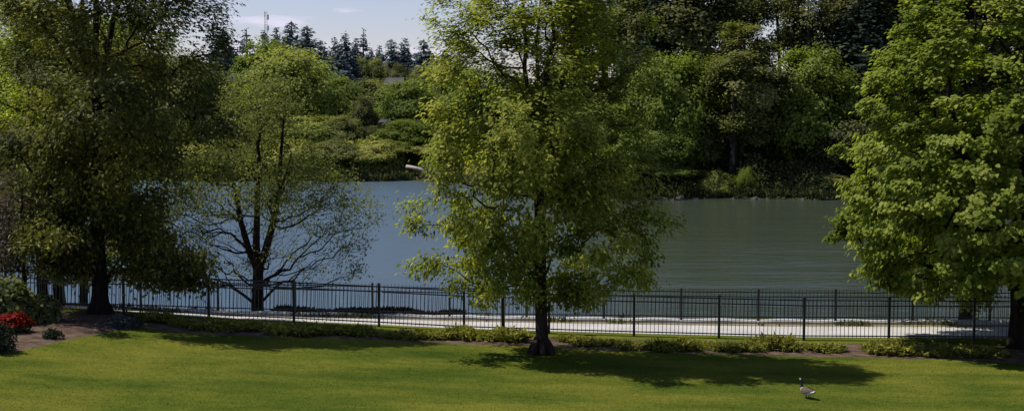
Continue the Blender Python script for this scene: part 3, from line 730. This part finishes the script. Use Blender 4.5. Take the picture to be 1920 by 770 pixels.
def hfor(px, py, d, sink=0): x_ = P(px, 200, d).x; return topz(py, d) - gz(x_, d) + sink
def wfor(wpx, d): return wpx * d / F

LT = 'trees on the left half of the far bank'
for (l, k_, px, top, wpx, d, lm, nm) in [
    ('rounded yellow-green tree on the far bank above the airy tree', 'round0', 548, 84, 165, 214, 'yellow', 'broadleaf_tree'),
    ('olive green round-topped tree under the radio mast', 'round1', 502, 70, 110, 240, 'green', 'broadleaf_tree'),
    ('pale olive tree beyond the river beside the big dark tree', 'round2', 425, 140, 120, 205, 'olive', 'broadleaf_tree'),
    ('green bushy tree on the far bank right of the yellow-green one', 'round1', 632, 140, 120, 228, 'green', 'broadleaf_tree'),
    ('green tree below the tallest far conifers right of centre gap', 'round2', 690, 130, 120, 232, 'olive', 'broadleaf_tree'),
    ('full dark green tree on the far bank left of the middle tree', 'round0', 762, 146, 110, 216, 'green', 'broadleaf_tree'),
    ('dark narrow shrubby tree in the middle of the left far bank', 'round1', 678, 178, 55, 200, 'deep', 'broadleaf_tree'),
    ('small dark green bush below the dark narrow tree', 'round2', 705, 228, 60, 196, 'deep', 'broadleaf_tree'),
    ('yellow-green thicket low on the far bank behind the airy tree', 'round2', 585, 205, 150, 196, 'yellow', 'broadleaf_tree'),
    ('olive thicket on the far bank behind the forked trunk', 'round0', 490, 180, 140, 200, 'olive', 'broadleaf_tree'),
    ('olive bush right of the airy tree crown on the far bank', 'round1', 645, 215, 80, 194, 'olive', 'broadleaf_tree'),
    ('light green leafy bush beside the middle tree crown on the far bank', 'round0', 770, 222, 95, 193, 'bright', 'broadleaf_tree'),
    ('dry tan bush on the far bank just left of the middle tree', 'round2', 818, 165, 60, 222, 'tan', 'broadleaf_tree'),
    ('brown-olive tree on the far bank behind the left side of the middle tree', 'round1', 850, 105, 90, 245, 'olive', 'broadleaf_tree'),
    ('green tree on the far bank hidden behind the middle tree', 'round0', 920, 120, 160, 215, 'green', 'broadleaf_tree'),
    ('shaded green tree behind the crown of the big dark tree', 'round2', 350, 70, 170, 206, 'olive', 'broadleaf_tree'),
    ('dark green tree beyond the river behind the big dark trunk', 'round0', 240, 20, 190, 214, 'green', 'broadleaf_tree'),
    ('green tree beyond the river at the far left', 'round1', 110, 0, 200, 212, 'green', 'broadleaf_tree'),
    ('green tree beyond the river cut by the left edge', 'round2', -20, 30, 200, 210, 'green', 'broadleaf_tree')]:
    put(nm, l, k_, px, d, wfor(wpx, d) * 1.12, hfor(px, top, d), lm, group=LT)
# waterside bushes, left
for (l, px, top, wpx, d, lm) in [
    ('low yellow-green bush at the waterline below the dark narrow tree', 690, 268, 100, 188, 'bank'),
    ('low green bush at the waterline left of the driftwood log', 722, 262, 80, 188.5, 'bank'),
    ('low olive bush at the waterline right of the airy tree', 630, 262, 100, 187, 'olive'),
    ('low green waterside bush behind the airy tree crown', 560, 262, 120, 188, 'bank'),
    ('low waterside bush left of the forked trunk', 450, 270, 120, 188, 'olive'),
    ('waterside bush beyond the right side of the big dark tree', 350, 268, 120, 188, 'bank'),
    ('light green bush above the driftwood log', 818, 268, 80, 190, 'bank'),
    ('green waterside bush behind the left half of the middle tree', 880, 262, 110, 184, 'green')]:
    put('waterside_bush', l, 'bush%d' % (len(l) % 2), px, d, wfor(wpx, d) * 1.2, hfor(px, top, d), lm, group='bushes along the left far waterline', cat='bush')

RT = 'trees on the right half of the far bank'
for (l, k_, px, top, wpx, d, lm) in [
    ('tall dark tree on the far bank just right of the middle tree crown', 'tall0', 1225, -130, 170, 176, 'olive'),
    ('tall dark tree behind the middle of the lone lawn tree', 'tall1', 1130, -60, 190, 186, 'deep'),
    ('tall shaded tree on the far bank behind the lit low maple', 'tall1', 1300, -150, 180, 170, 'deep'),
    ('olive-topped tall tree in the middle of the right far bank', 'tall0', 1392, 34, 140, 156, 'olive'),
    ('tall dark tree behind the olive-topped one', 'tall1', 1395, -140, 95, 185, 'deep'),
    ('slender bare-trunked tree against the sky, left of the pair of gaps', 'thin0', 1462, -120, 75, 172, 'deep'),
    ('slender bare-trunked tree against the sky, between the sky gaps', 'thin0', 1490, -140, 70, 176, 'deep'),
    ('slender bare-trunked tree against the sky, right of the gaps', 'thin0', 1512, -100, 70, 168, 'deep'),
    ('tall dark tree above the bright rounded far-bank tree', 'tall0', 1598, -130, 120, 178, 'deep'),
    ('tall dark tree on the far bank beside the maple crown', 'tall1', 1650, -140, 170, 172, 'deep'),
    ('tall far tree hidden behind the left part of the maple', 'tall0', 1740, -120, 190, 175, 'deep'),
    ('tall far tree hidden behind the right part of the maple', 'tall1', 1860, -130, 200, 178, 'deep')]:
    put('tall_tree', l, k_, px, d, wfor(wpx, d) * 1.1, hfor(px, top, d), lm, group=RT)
for (l, k_, px, top, wpx, d, lm) in [
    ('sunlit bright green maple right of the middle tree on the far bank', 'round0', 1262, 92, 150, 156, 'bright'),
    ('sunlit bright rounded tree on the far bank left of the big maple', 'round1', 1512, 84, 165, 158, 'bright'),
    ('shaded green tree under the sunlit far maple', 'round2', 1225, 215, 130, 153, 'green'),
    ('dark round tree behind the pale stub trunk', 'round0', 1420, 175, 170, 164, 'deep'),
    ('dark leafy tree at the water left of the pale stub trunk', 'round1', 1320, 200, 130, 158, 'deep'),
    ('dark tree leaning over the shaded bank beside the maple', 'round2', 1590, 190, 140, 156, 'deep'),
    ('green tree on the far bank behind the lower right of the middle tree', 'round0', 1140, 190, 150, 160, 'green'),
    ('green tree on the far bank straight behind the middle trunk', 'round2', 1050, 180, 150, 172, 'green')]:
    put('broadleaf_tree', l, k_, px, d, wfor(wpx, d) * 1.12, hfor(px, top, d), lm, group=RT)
for (l, px, top, wpx, d, lm) in [
    ('lit green bush at the waterline left of the pale stub trunk', 1345, 318, 60, 150.5, 'bank'),
    ('small lit bush at the waterline right of the pale stub trunk', 1402, 312, 34, 149.5, 'bright'),
    ('green bush at the waterline right of the middle tree', 1262, 312, 90, 151, 'green'),
    ('waterside bush beside the lower branches of the middle tree', 1200, 300, 100, 152, 'bank'),
    ('olive bush at the waterline beside the maple crown', 1560, 325, 60, 151, 'olive')]:
    put('waterside_bush', l, 'bush%d' % (len(l) % 2), px, d, wfor(wpx, d) * 1.2, hfor(px, top, d), lm, group='bushes along the right far waterline', cat='bush')
# trunk stub, pale at its foot
x_ = P(1382, 200, 150).x; t = thing('tree_snag', 'thick dark trunk with a pale torn patch at the water on the far bank', 'tree trunk', (x_, 152.5, gz(x_, 152.5)))
mb = MB(); mb.tube([(0, 0, -.5), (.05, 0, .4), (-.05, 0, 1.5), (.1, 0, 3), (.0, 0, 5), (.15, .1, 7), (.1, .2, 9.5), (.2, .2, 12)], [.7, .5, .4, .38, .34, .3, .22, .06], 9); mb.build('trunk', M['bark_dark'], t, True)
mb = MB(); mb.tube([(.0, -.3, .9), (.06, -.34, 1.6), (-.04, -.32, 2.6), (.08, -.28, 3.5), (.0, -.22, 4.2)], [.03, .14, .18, .12, .02], 9, cap=False); mb.build('bare_wood', M['bark_pale'], t, True)

# conifers
def conifer_mesh(seed, h, w, levels, lm, sparse=0., bottom=.08, size=1.0, droop=.25, dens=11):
    rg = np.random.default_rng(seed); ps, nr, dv, sz, va = [], [], [], [], []
    mb = MB(); mb.tube([(0, 0, -.8), (0, 0, h * .5), (0, 0, h * .98)], [w * .045, w * .03, .03], 6)
    for i in range(levels):
        f = bottom + (1 - bottom) * (i + rg.uniform(-.3, .3)) / levels; f = min(max(f, bottom), .99)
        R_ = w / 2 * (1.02 - f) ** 1.0 * rg.uniform(.85, 1.15)
        for j in range(max(4, int(13 * (1 - f) + 5))):
            if rg.random() < sparse: continue
            a = rg.random() * 6.283; L = R_ * rg.uniform(.75, 1.08); z0 = f * h
            d = np.array([math.cos(a), math.sin(a), 0])
            if L > 1.2: mb.tube([(0, 0, z0), tuple(d * L * .8 + [0, 0, z0 - droop * L * .5])], [.05, .015], 3, cap=False)
            for k_ in range(max(4, int(L * dens))):
                s = rg.uniform(.12, 1.0); p = d * L * s; p = p + [0, 0, z0 - droop * L * s * s + rg.normal(0, .3)]
                ps.append(p + rg.normal(0, .15, 3)); dv.append(d + rg.normal(0, .5, 3) + [0, 0, -.25]); nr.append(np.array([0, 0, .6]) + .5 * d + rg.normal(0, .55, 3))
                sz.append(size * rg.uniform(.8, 1.6) * (.35 + .65 * (1 - f))); va.append(np.clip(.4 + .25 * s + rg.normal(0, .2), 0, 1))
    cm = leaves('crown', np.array(ps), np.array(nr), np.array(dv), np.array(sz), 'tuft', np.array(va)); cm.materials.append(LM[lm])
    tm = mb.build('trunk', M['bark_far'], None).data
    bpy.data.objects.remove([o for o in bpy.data.objects if o.data == tm][0])
    return tm, cm
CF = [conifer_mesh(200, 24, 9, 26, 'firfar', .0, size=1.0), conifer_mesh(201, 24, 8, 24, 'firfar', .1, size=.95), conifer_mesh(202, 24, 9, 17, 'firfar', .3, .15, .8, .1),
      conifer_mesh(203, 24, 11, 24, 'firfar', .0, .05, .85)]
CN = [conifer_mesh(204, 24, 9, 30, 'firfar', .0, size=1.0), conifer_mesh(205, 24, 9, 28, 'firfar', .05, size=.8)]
def fir(label, px, top, wpx, d, proto, group='conifers on the skyline beyond the river'):
    x_ = P(px, 200, d).x; t = thing('conifer', label, 'tree', (x_, d, gz(x_, d)), rj.uniform(0, 6.28), group)
    h = hfor(px, top, d); w = wfor(wpx, d); t.scale = (w / 3.3, w / 3.3, h / 24)
    link('trunk', proto[0], (), t); link('crown', proto[1], (), t); return t
for (l, px, top, wpx, d, lm) in [
    ('dark green tree filling the skyline gap left of the grey-roofed house', 430, 112, 60, 345, 'deep'), ('dark green tree behind the grey-roofed house', 468, 104, 60, 350, 'deep'),
    ('dark green tree at the foot of the tallest conifers', 545, 92, 70, 360, 'deep'), ('dark green tree at the foot of the pointed conifers', 620, 108, 70, 350, 'deep'),
    ('dark tree at the foot of the odd-topped conifer', 672, 106, 60, 350, 'olive'), ('grey-green tree right of the odd-topped conifer', 708, 108, 52, 350, 'olive'),
    ('dark tree behind the dark roofed house', 745, 118, 60, 345, 'deep'), ('brownish tree at the foot of the isolated bushy conifer', 800, 122, 70, 335, 'olive'), ('olive tree right of the isolated bushy conifer', 842, 112, 60, 335, 'olive')]:
    put('broadleaf_tree', l, 'round1', px, d, wfor(wpx, d) * 1.2, hfor(px, top, d), lm, group='trees at the foot of the skyline conifers')
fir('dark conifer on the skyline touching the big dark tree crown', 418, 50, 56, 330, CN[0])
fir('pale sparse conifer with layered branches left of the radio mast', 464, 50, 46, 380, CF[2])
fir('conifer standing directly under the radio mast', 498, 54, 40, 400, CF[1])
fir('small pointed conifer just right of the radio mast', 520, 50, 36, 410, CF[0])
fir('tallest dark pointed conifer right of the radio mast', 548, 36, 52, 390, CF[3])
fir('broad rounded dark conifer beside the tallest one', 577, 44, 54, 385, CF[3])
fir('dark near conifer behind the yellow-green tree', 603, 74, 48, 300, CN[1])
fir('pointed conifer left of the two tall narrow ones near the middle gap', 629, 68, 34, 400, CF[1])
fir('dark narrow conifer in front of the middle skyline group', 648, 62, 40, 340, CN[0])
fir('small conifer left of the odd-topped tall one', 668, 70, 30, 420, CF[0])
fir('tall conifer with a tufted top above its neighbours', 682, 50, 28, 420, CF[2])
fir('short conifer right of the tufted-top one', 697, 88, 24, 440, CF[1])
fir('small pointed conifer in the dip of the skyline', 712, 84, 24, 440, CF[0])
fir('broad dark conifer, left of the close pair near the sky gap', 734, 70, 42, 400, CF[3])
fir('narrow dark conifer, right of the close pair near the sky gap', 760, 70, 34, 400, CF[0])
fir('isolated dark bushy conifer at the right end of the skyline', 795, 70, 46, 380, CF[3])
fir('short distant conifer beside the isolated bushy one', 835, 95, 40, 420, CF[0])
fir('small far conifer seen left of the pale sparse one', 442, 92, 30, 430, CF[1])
CM = conifer_mesh(206, 24, 9, 40, 'fir', .0, size=.42, dens=20)
fir('dark fir beyond the river above the bright rounded tree', 1566, 20, 80, 170, CM, 'firs among the right far bank trees')
fir('dark fir beyond the river beside the top of the maple', 1622, -60, 120, 166, CM, 'firs among the right far bank trees')
fir('dark fir beyond the river behind the sunlit far maple', 1225, -20, 100, 168, CM, 'firs among the right far bank trees')

# undergrowth on the far bank: uncountable
def undergrowth(name, label, x0, x1, d0, d1, n, lm, hmax, seed, size):
    rg = np.random.default_rng(seed); x_ = rg.uniform(x0, x1, n); dd = d0 + (d1 - d0) * rg.random(n) ** 1.5; y_ = shore(x_) + dd
    hh = np.array([max(0, .45 + .8 * noise.noise((a * .22, b_ * .22, seed))) for a, b_ in zip(x_, y_)]) * hmax * np.clip(.5 + dd / 5, 0, 1)
    k_ = ~((x_ > -14.5) & (x_ < -7.5) & (y_ < shore(x_) + 6)); x_, y_, hh = x_[k_], y_[k_], hh[k_]; n = len(x_)
    z_ = ground_z(x_, y_) + hh * rg.random(n) ** .5; p = np.stack([x_, y_, z_], 1)
    nr = rg.normal(0, .6, p.shape) + [0, -.3, .8]; dv = rg.normal(0, 1, p.shape) + [0, -.3, -.2]
    va = np.clip(.45 + .5 * cnoise(p, .25, seed) + rg.normal(0, .2, n), 0, 1)
    o = link(name, leaves(name, p, nr, dv, size * rg.uniform(.5, 1.2, n), 'tuft', va), [LM[lm]]); tag(o, label, 'undergrowth', kind='stuff')
undergrowth('undergrowth', 'light green undergrowth on the left half of the far bank', -62, 8, .8, 42, 60000, 'bank', 2.6, 300, .42)
undergrowth('undergrowth', 'dark shaded undergrowth on the right half of the far bank', 8, 62, .8, 30, 45000, 'bankdark', 2.4, 301, .38)

def f_rim(x0, x1):
    def f(rg, n):
        x_ = rg.uniform(x0, x1, n); y_ = shore(x_) + rg.uniform(-.25, 2.2, n)
        k_ = np.array([noise.noise((a * .35, 4.4, x0)) for a in x_]) > rg.uniform(-.45, .35, n); x_, y_ = x_[k_], y_[k_]
        z_ = np.maximum(ground_z(x_, y_), -3) + rg.uniform(0, .7, len(x_)); return np.stack([x_, y_, z_], 1)
    return f
weeds('waterline_growth', 'green and brownish grasses along the left far waterline', 22000, f_rim(-62, 8), 'weed', .3, .8, 310)
weeds('waterline_growth', 'dark grasses along the right far waterline', 11000, f_rim(8, 62), 'bankdark', .25, .6, 311)
# rocks, driftwood
def rock_mesh(seed):
    bm = bmesh.new(); bmesh.ops.create_icosphere(bm, subdivisions=3, radius=.5)
    for v in bm.verts:
        n_ = v.co.normalized(); f = 1 + .35 * noise.noise(n_ * 1.3 + Vector((seed, 0, seed))) + .15 * noise.noise(n_ * 3.1 + Vector((0, seed, 0)))
        v.co = n_ * .5 * f; v.co.z *= .62; v.co.x *= 1.25
    me = bpy.data.meshes.new('rock'); bm.to_mesh(me); bm.free(); me.materials.append(M['rock']); return me
rm = [rock_mesh(s) for s in (1.3, 5.2, 9.9)]
rocks_l = [(700, .8), (718, .55), (731, .6), (749, 1.25), (772, .7), (505 + 20, .6)]
rocks_r = [(1228, 1.0), (1243, 1.2), (1262, .6), (1275, 1.0), (1303, .8), (1322, .5), (1338, .6), (1366, .6), (1380, .9), (1398, .5), (1416, 1.1), (1440, .6), (1470, .5), (1505, .7), (1530, .6), (1548, .8)]
for lst, where in ((sorted(rocks_l), 'left of the middle tree'), (rocks_r, 'right of the middle tree')):
    for i, (px, s) in enumerate(lst):
        d = 150.0
        for _ in range(12): x_ = P(px, 350, d).x; d = float(shore(x_)) + .3
        o = link('rock', rm[i % 3]); o.location = (x_, d, -3 + s * (-.05 + .2 * (i % 3 == 0))); o.scale = (s, s, s); o.rotation_euler = (0, 0, i * 1.7)
        size_w = 'large' if s >= 1 else ('medium' if s >= .7 else 'small')
        side_ = f'{ORD[i]} from the left' if i < 14 else ('last but one' if i == len(lst) - 2 else 'last on the right')
        tag(o, f'{size_w} grey rock on the far waterline {where}, {side_}', 'rock', 'rocks along the far waterline')
for px, py, d, s, l in [(722, 232, 198, 1.6, 'pale grey boulder in the bushes of the left far bank'), (752, 238, 199, 1.1, 'smaller pale boulder right of the larger one in the far bank bushes')]:
    q = P(px, py, d); o = link('boulder', rm[1]); o.location = q; o.scale = (s, s, s * 1.3); o.location.z = max(q.z, gz(q.x, d)); tag(o, l, 'rock')
a = P(762, 312, 185.3); c = P(832, 329, 183)
for i, (p0, p1, r_, l) in enumerate([(a, c, .24, 'long pale driftwood log sloping down to the water beside the middle tree'), (P(800, 333, 183.3), P(846, 326, 182.6), .22, 'shorter driftwood log under the long one')]):
    t = thing('driftwood_log', l, 'log', p0); mb = MB(); dlt = p1 - p0
    mb.tube([(0, 0, 0), dlt * .33 + Vector((0, 0, .1)), dlt * .66 + Vector((0, 0, -.05)), dlt], [r_, r_ * .95, r_ * .8, r_ * .6], 8); mb.build('stem', M['wood'], t, True)
    mb = MB(); q = dlt * .4; mb.tube([q, q + Vector((.3, -.4, .8))], [.1, .04], 5); mb.build('branch_stub', M['wood'], t, True)

# radio mast, houses, pole
d = 520; x_ = P(500, 200, d).x; z0 = gz(x_, d); h = topz(22, d) - z0
t = thing('radio_mast', 'thin red and white radio mast above the skyline conifers', 'mast', (x_, d, z0))
nseg = 14; w = .55
for s in range(nseg):
    mb = MB(); a0, a1 = h * s / nseg, h * (s + 1) / nseg
    cs = [(w * math.cos(k_ * 2.094), w * math.sin(k_ * 2.094)) for k_ in range(3)]
    for k_ in range(3):
        x0, y0 = cs[k_]; x1, y1 = cs[(k_ + 1) % 3]
        mb.tube([(x0, y0, a0), (x0, y0, a1)], [.06, .06], 4); mb.tube([(x0, y0, a0), (x1, y1, (a0 + a1) / 2), (x0, y0, a1)], [.035] * 3, 3)
    mb.build('lattice_section', M['mred'] if s % 2 else M['steel'], t)
for f in (.8, .93):
    mb = MB(); mb.tube([(.9, -.6, h * f - .9), (.9, -.6, h * f + .9)], [.4, .4], 8); mb.build('antenna', M['steel'], t)
def house(label, px, py_eave, py_ridge, wpx, d, rz):
    x_ = P(px, 200, d).x; z0 = gz(x_, d); ze = max(topz(py_eave, d), z0 + 2.5); zr = max(topz(py_ridge, d), ze + 1.2); w = wfor(wpx, d); dp = 8
    t = thing('house', label, 'house', (x_, d, z0), rz); e, r_ = ze - z0, zr - z0
    mb = MB(); mb.box((-w/2, -dp/2, -.5), (w/2, dp/2, e)); mb.add([(-w/2, -dp/2, e), (-w/2, dp/2, e), (-w/2, 0, r_ - .1), (w/2, -dp/2, e), (w/2, dp/2, e), (w/2, 0, r_ - .1)], [(0, 2, 1), (3, 4, 5)]); mb.build('wall', M['wallhouse'], t)
    mb = MB(); o_ = .5
    mb.add([(-w/2-o_, -dp/2-o_, e-.3), (w/2+o_, -dp/2-o_, e-.3), (w/2+o_, 0, r_), (-w/2-o_, 0, r_), (-w/2-o_, dp/2+o_, e-.3), (w/2+o_, dp/2+o_, e-.3),
            (-w/2-o_, -dp/2-o_, e-.08), (w/2+o_, -dp/2-o_, e-.08), (w/2+o_, 0, r_+.22), (-w/2-o_, 0, r_+.22), (-w/2-o_, dp/2+o_, e-.08), (w/2+o_, dp/2+o_, e-.08)],
           [(6, 7, 8, 9), (9, 8, 11, 10), (0, 3, 2, 1), (3, 4, 5, 2), (0, 1, 7, 6), (4, 10, 11, 5), (0, 6, 9, 3), (3, 9, 10, 4), (1, 2, 8, 7), (2, 5, 11, 8)])
    mb.build('roof', M['roof'], t)
    for k_ in (-.25, .25):
        mb = MB(); mb.box((k_ * w - .6, -dp/2 - .05, e * .45), (k_ * w + .6, -dp/2 + .02, e * .45 + 1.2)); mb.build('window', M['glass'], t)
house('grey-roofed house glimpsed between the far trees under the pale sparse conifer', 455, 158, 140, 40, 300, .2)
house('dark roofed house glimpsed below the close pair of conifers', 742, 158, 149, 26, 310, -.1)
x_ = P(765, 200, 290).x; t = thing('utility_pole', 'thin wooden utility pole in front of the close pair of conifers', 'pole', (x_, 290, gz(x_, 290)))
h = hfor(765, 118, 290); mb = MB(); mb.tube([(0, 0, -.5), (0, 0, h)], [.17, .12], 6); mb.build('pole', M['bark_far'], t); mb = MB(); mb.box((-1.1, -.08, h - .9), (1.1, .08, h - .7)); mb.build('crossarm', M['bark_far'], t)

# ------------------------------------------------------------------ goose
def goose():
    g = G(1513, 747); t = thing('goose', 'brown goose with black neck and white rump standing on the lawn', 'goose', g, 0)
    mt = [solid('goose_back', (.075, .056, .04), .8, 30, (.13, .10, .072), .4, 60), solid('goose_black', (.008, .008, .009), .6), solid('goose_white', (.62, .6, .56), .8),
          solid('goose_breast', (.26, .22, .175), .8, 25, (.34, .29, .23)), solid('goose_leg', (.012, .012, .012), .5)]
    # rings along the spine: (x, z, half width, half height, material)
    K = [(-.335, .300, .012, .006, 1), (-.30, .292, .045, .020, 2), (-.25, .286, .062, .038, 2), (-.20, .276, .078, .055, 0), (-.12, .268, .105, .088, 0), (-.02, .266, .120, .108, 0), (.07, .274, .115, .108, 0),
         (.14, .288, .095, .094, 3), (.185, .312, .068, .072, 3), (.208, .345, .046, .05, 1), (.215, .385, .034, .036, 1), (.214, .43, .029, .030, 1), (.214, .48, .027, .028, 1), (.216, .525, .028, .030, 1),
         (.226, .556, .031, .034, 1), (.25, .575, .031, .035, 1), (.278, .574, .027, .030, 1), (.30, .566, .019, .019, 1), (.325, .56, .014, .012, 1), (.35, .555, .006, .005, 1)]
    K = [(a, z_ - .065, c, d_, e) for a, z_, c, d_, e in K]
    n = 16; bm = bmesh.new(); rings = []
    for i, (x_, z_, w_, h_, m_) in enumerate(K):
        a = K[max(i - 1, 0)]; c = K[min(i + 1, len(K) - 1)]; tx, tz = c[0] - a[0], c[1] - a[1]; L = math.hypot(tx, tz); nx, nz = -tz / L, tx / L
        ring = []
        for j in range(n):
            th = 2 * math.pi * j / n; s, c_ = math.sin(th), math.cos(th)
            ring.append(bm.verts.new((x_ + nx * s * h_, c_ * w_, z_ + nz * s * h_)))
        rings.append(ring)
    for i in range(len(K) - 1):
        for j in range(n):
            f = bm.faces.new((rings[i][j], rings[i][(j+1) % n], rings[i+1][(j+1) % n], rings[i+1][j])); f.smooth = True
            m_ = K[i][4]; sj = math.sin(2 * math.pi * (j + .5) / n)
            if i == 2 and sj > .6: m_ = 0
            if m_ == 0 and sj < (.45 if i < 4 else -.35): m_ = 2 if i < 5 else 3
            if i in (14, 15) and abs(math.cos(2 * math.pi * (j + .5) / n)) > .7 and sj < .3: m_ = 2
            f.material_index = m_
    bm.faces.new(rings[0]); bm.faces.new(rings[-1])
    def limb(pts, rad, mi):
        m2 = MB(); m2.tube(pts, rad, 8); vs_ = [bm.verts.new(v) for v in m2.v]
        for f in m2.f:
            try: q = bm.faces.new([vs_[k_] for k_ in f]); q.material_index = mi; q.smooth = True
            except ValueError: pass
    for s, fx in ((-.055, .03), (.055, -.03)):
        limb([(-.02, s, .17), (-.02 + fx * .3, s, .10)], [.04, .018], 0)
        limb([(-.02 + fx * .3, s, .11), (-.03 + fx * .6, s, .06), (-.02 + fx, s, .012)], [.014, .011, .012], 4)
        b = len(bm.verts); x0 = -.025 + fx
        vs_ = [bm.verts.new(v) for v in [(x0, s, .02), (x0 + .085, s - .04, .004), (x0 + .1, s, .006), (x0 + .085, s + .04, .004), (x0, s, .004)]]
        for f in ((0, 1, 2), (0, 2, 3), (4, 2, 1), (4, 3, 2), (0, 4, 1), (0, 3, 4)): q = bm.faces.new([vs_[k_] for k_ in f]); q.material_index = 4
    bmesh.ops.recalc_face_normals(bm, faces=bm.faces)
    me = bpy.data.meshes.new('body'); bm.to_mesh(me); bm.free()
    for m_ in mt: me.materials.append(m_)
    link('body', me, (), t)
    for s in (-1, 1):                                          # folded wings lying along the flanks
        m2 = MB(); rows = []
        for i, (x_, zt, zb, w_) in enumerate([(.12, .345, .29, .098), (.04, .365, .235, .125), (-.06, .362, .235, .127), (-.15, .34, .262, .108), (-.22, .322, .30, .065), (-.27, .316, .306, .03)]):
            zt -= .065; zb -= .065; rows.append([(x_, s * w_ * .55, zt + .012), (x_, s * (w_ + .008), (zt + zb) / 2 + .01), (x_, s * (w_ + .002), zb)])
        vs_ = [v for r_ in rows for v in r_]; fs_ = []
        for i in range(len(rows) - 1):
            for j in range(2):
                q = (i*3 + j, i*3 + j + 1, (i+1)*3 + j + 1, (i+1)*3 + j); fs_.append(q if s > 0 else q[::-1])
        m2.add(vs_, fs_); m2.build('wing', mt[0], t, True)
    t.rotation_euler = (0, 0, math.radians(119)); t.scale = (.84, .84, .82)
goose()

# ------------------------------------------------------------------ light, sky, camera
sun_dir = Vector((-.58, .12, 1.0)).normalized()
el = math.asin(sun_dir.z); rot = math.atan2(sun_dir.x, sun_dir.y)
ld = bpy.data.lights.new('sun', 'SUN'); ld.energy = 5.0; ld.angle = math.radians(.55); ld.color = (1, .95, .86)
lo = bpy.data.objects.new('sun', ld); COL.objects.link(lo); lo.rotation_euler = (-sun_dir).to_track_quat('-Z', 'Y').to_euler(); lo.location = (-20, 10, 40)
w = bpy.data.worlds.new('World'); scene.world = w; w.use_nodes = True; nt = w.node_tree; nt.nodes.clear(); L = nt.links
out = nd(nt, 'ShaderNodeOutputWorld'); bg = nd(nt, 'ShaderNodeBackground', Strength=.105)
sky = nt.nodes.new('ShaderNodeTexSky'); sky.sky_type = 'NISHITA'; sky.sun_disc = False; sky.sun_elevation = el; sky.sun_rotation = rot
sky.altitude = 50; sky.air_density = 1.0; sky.dust_density = .25; sky.ozone_density = 2.0
tc = nd(nt, 'ShaderNodeTexCoord'); mp = nd(nt, 'ShaderNodeMapping'); mp.inputs['Scale'].default_value = (9, 9, 55); L.new(tc.outputs['Generated'], mp.inputs[0])
cn = nd(nt, 'ShaderNodeTexNoise', Scale=1.3, Detail=6, Roughness=.55); L.new(mp.outputs[0], cn.inputs[0])
cr_ = ramp(nt, [(.5, (0, 0, 0)), (.72, (.75, .75, .75))]); L.new(cn.outputs[0], cr_.inputs[0])
mx = nd(nt, 'ShaderNodeMix', data_type='RGBA'); sz = nd(nt, 'ShaderNodeSeparateXYZ'); L.new(tc.outputs['Generated'], sz.inputs[0])
cm_ = nd(nt, 'ShaderNodeMapRange'); cm_.inputs[1].default_value = .07; cm_.inputs[2].default_value = .16; cm_.inputs[3].default_value = 1; cm_.inputs[4].default_value = .12; L.new(sz.outputs[2], cm_.inputs[0])
cmm = nd(nt, 'ShaderNodeMath', operation='MULTIPLY'); L.new(cr_.outputs[0], cmm.inputs[0]); L.new(cm_.outputs[0], cmm.inputs[1]); L.new(cmm.outputs[0], mx.inputs[0]); L.new(sky.outputs[0], mx.inputs[6]); mx.inputs[7].default_value = (9.5, 9.6, 10.2, 1)
tn = nd(nt, 'ShaderNodeMix', data_type='RGBA', blend_type='MULTIPLY'); tn.inputs[0].default_value = 1; tn.inputs[7].default_value = (1.0, .90, 1.08, 1)
L.new(mx.outputs[2], tn.inputs[6]); L.new(tn.outputs[2], bg.inputs[0]); L.new(bg.outputs[0], out.inputs[0])

cam = bpy.data.cameras.new('camera'); cam.sensor_width = 36; cam.lens = F / W0 * 36; cam.clip_end = 6000; cam.clip_start = .1
co = bpy.data.objects.new('camera', cam); COL.objects.link(co); co.location = (0, 0, CAM_H); co.rotation_euler = (math.pi / 2 - TH, 0, 0)
scene.camera = co
scene.view_settings.view_transform = 'Standard'; scene.view_settings.look = 'None'; scene.view_settings.exposure = 0
scene.cycles.max_bounces = 8; scene.cycles.diffuse_bounces = 3; scene.cycles.transmission_bounces = 4
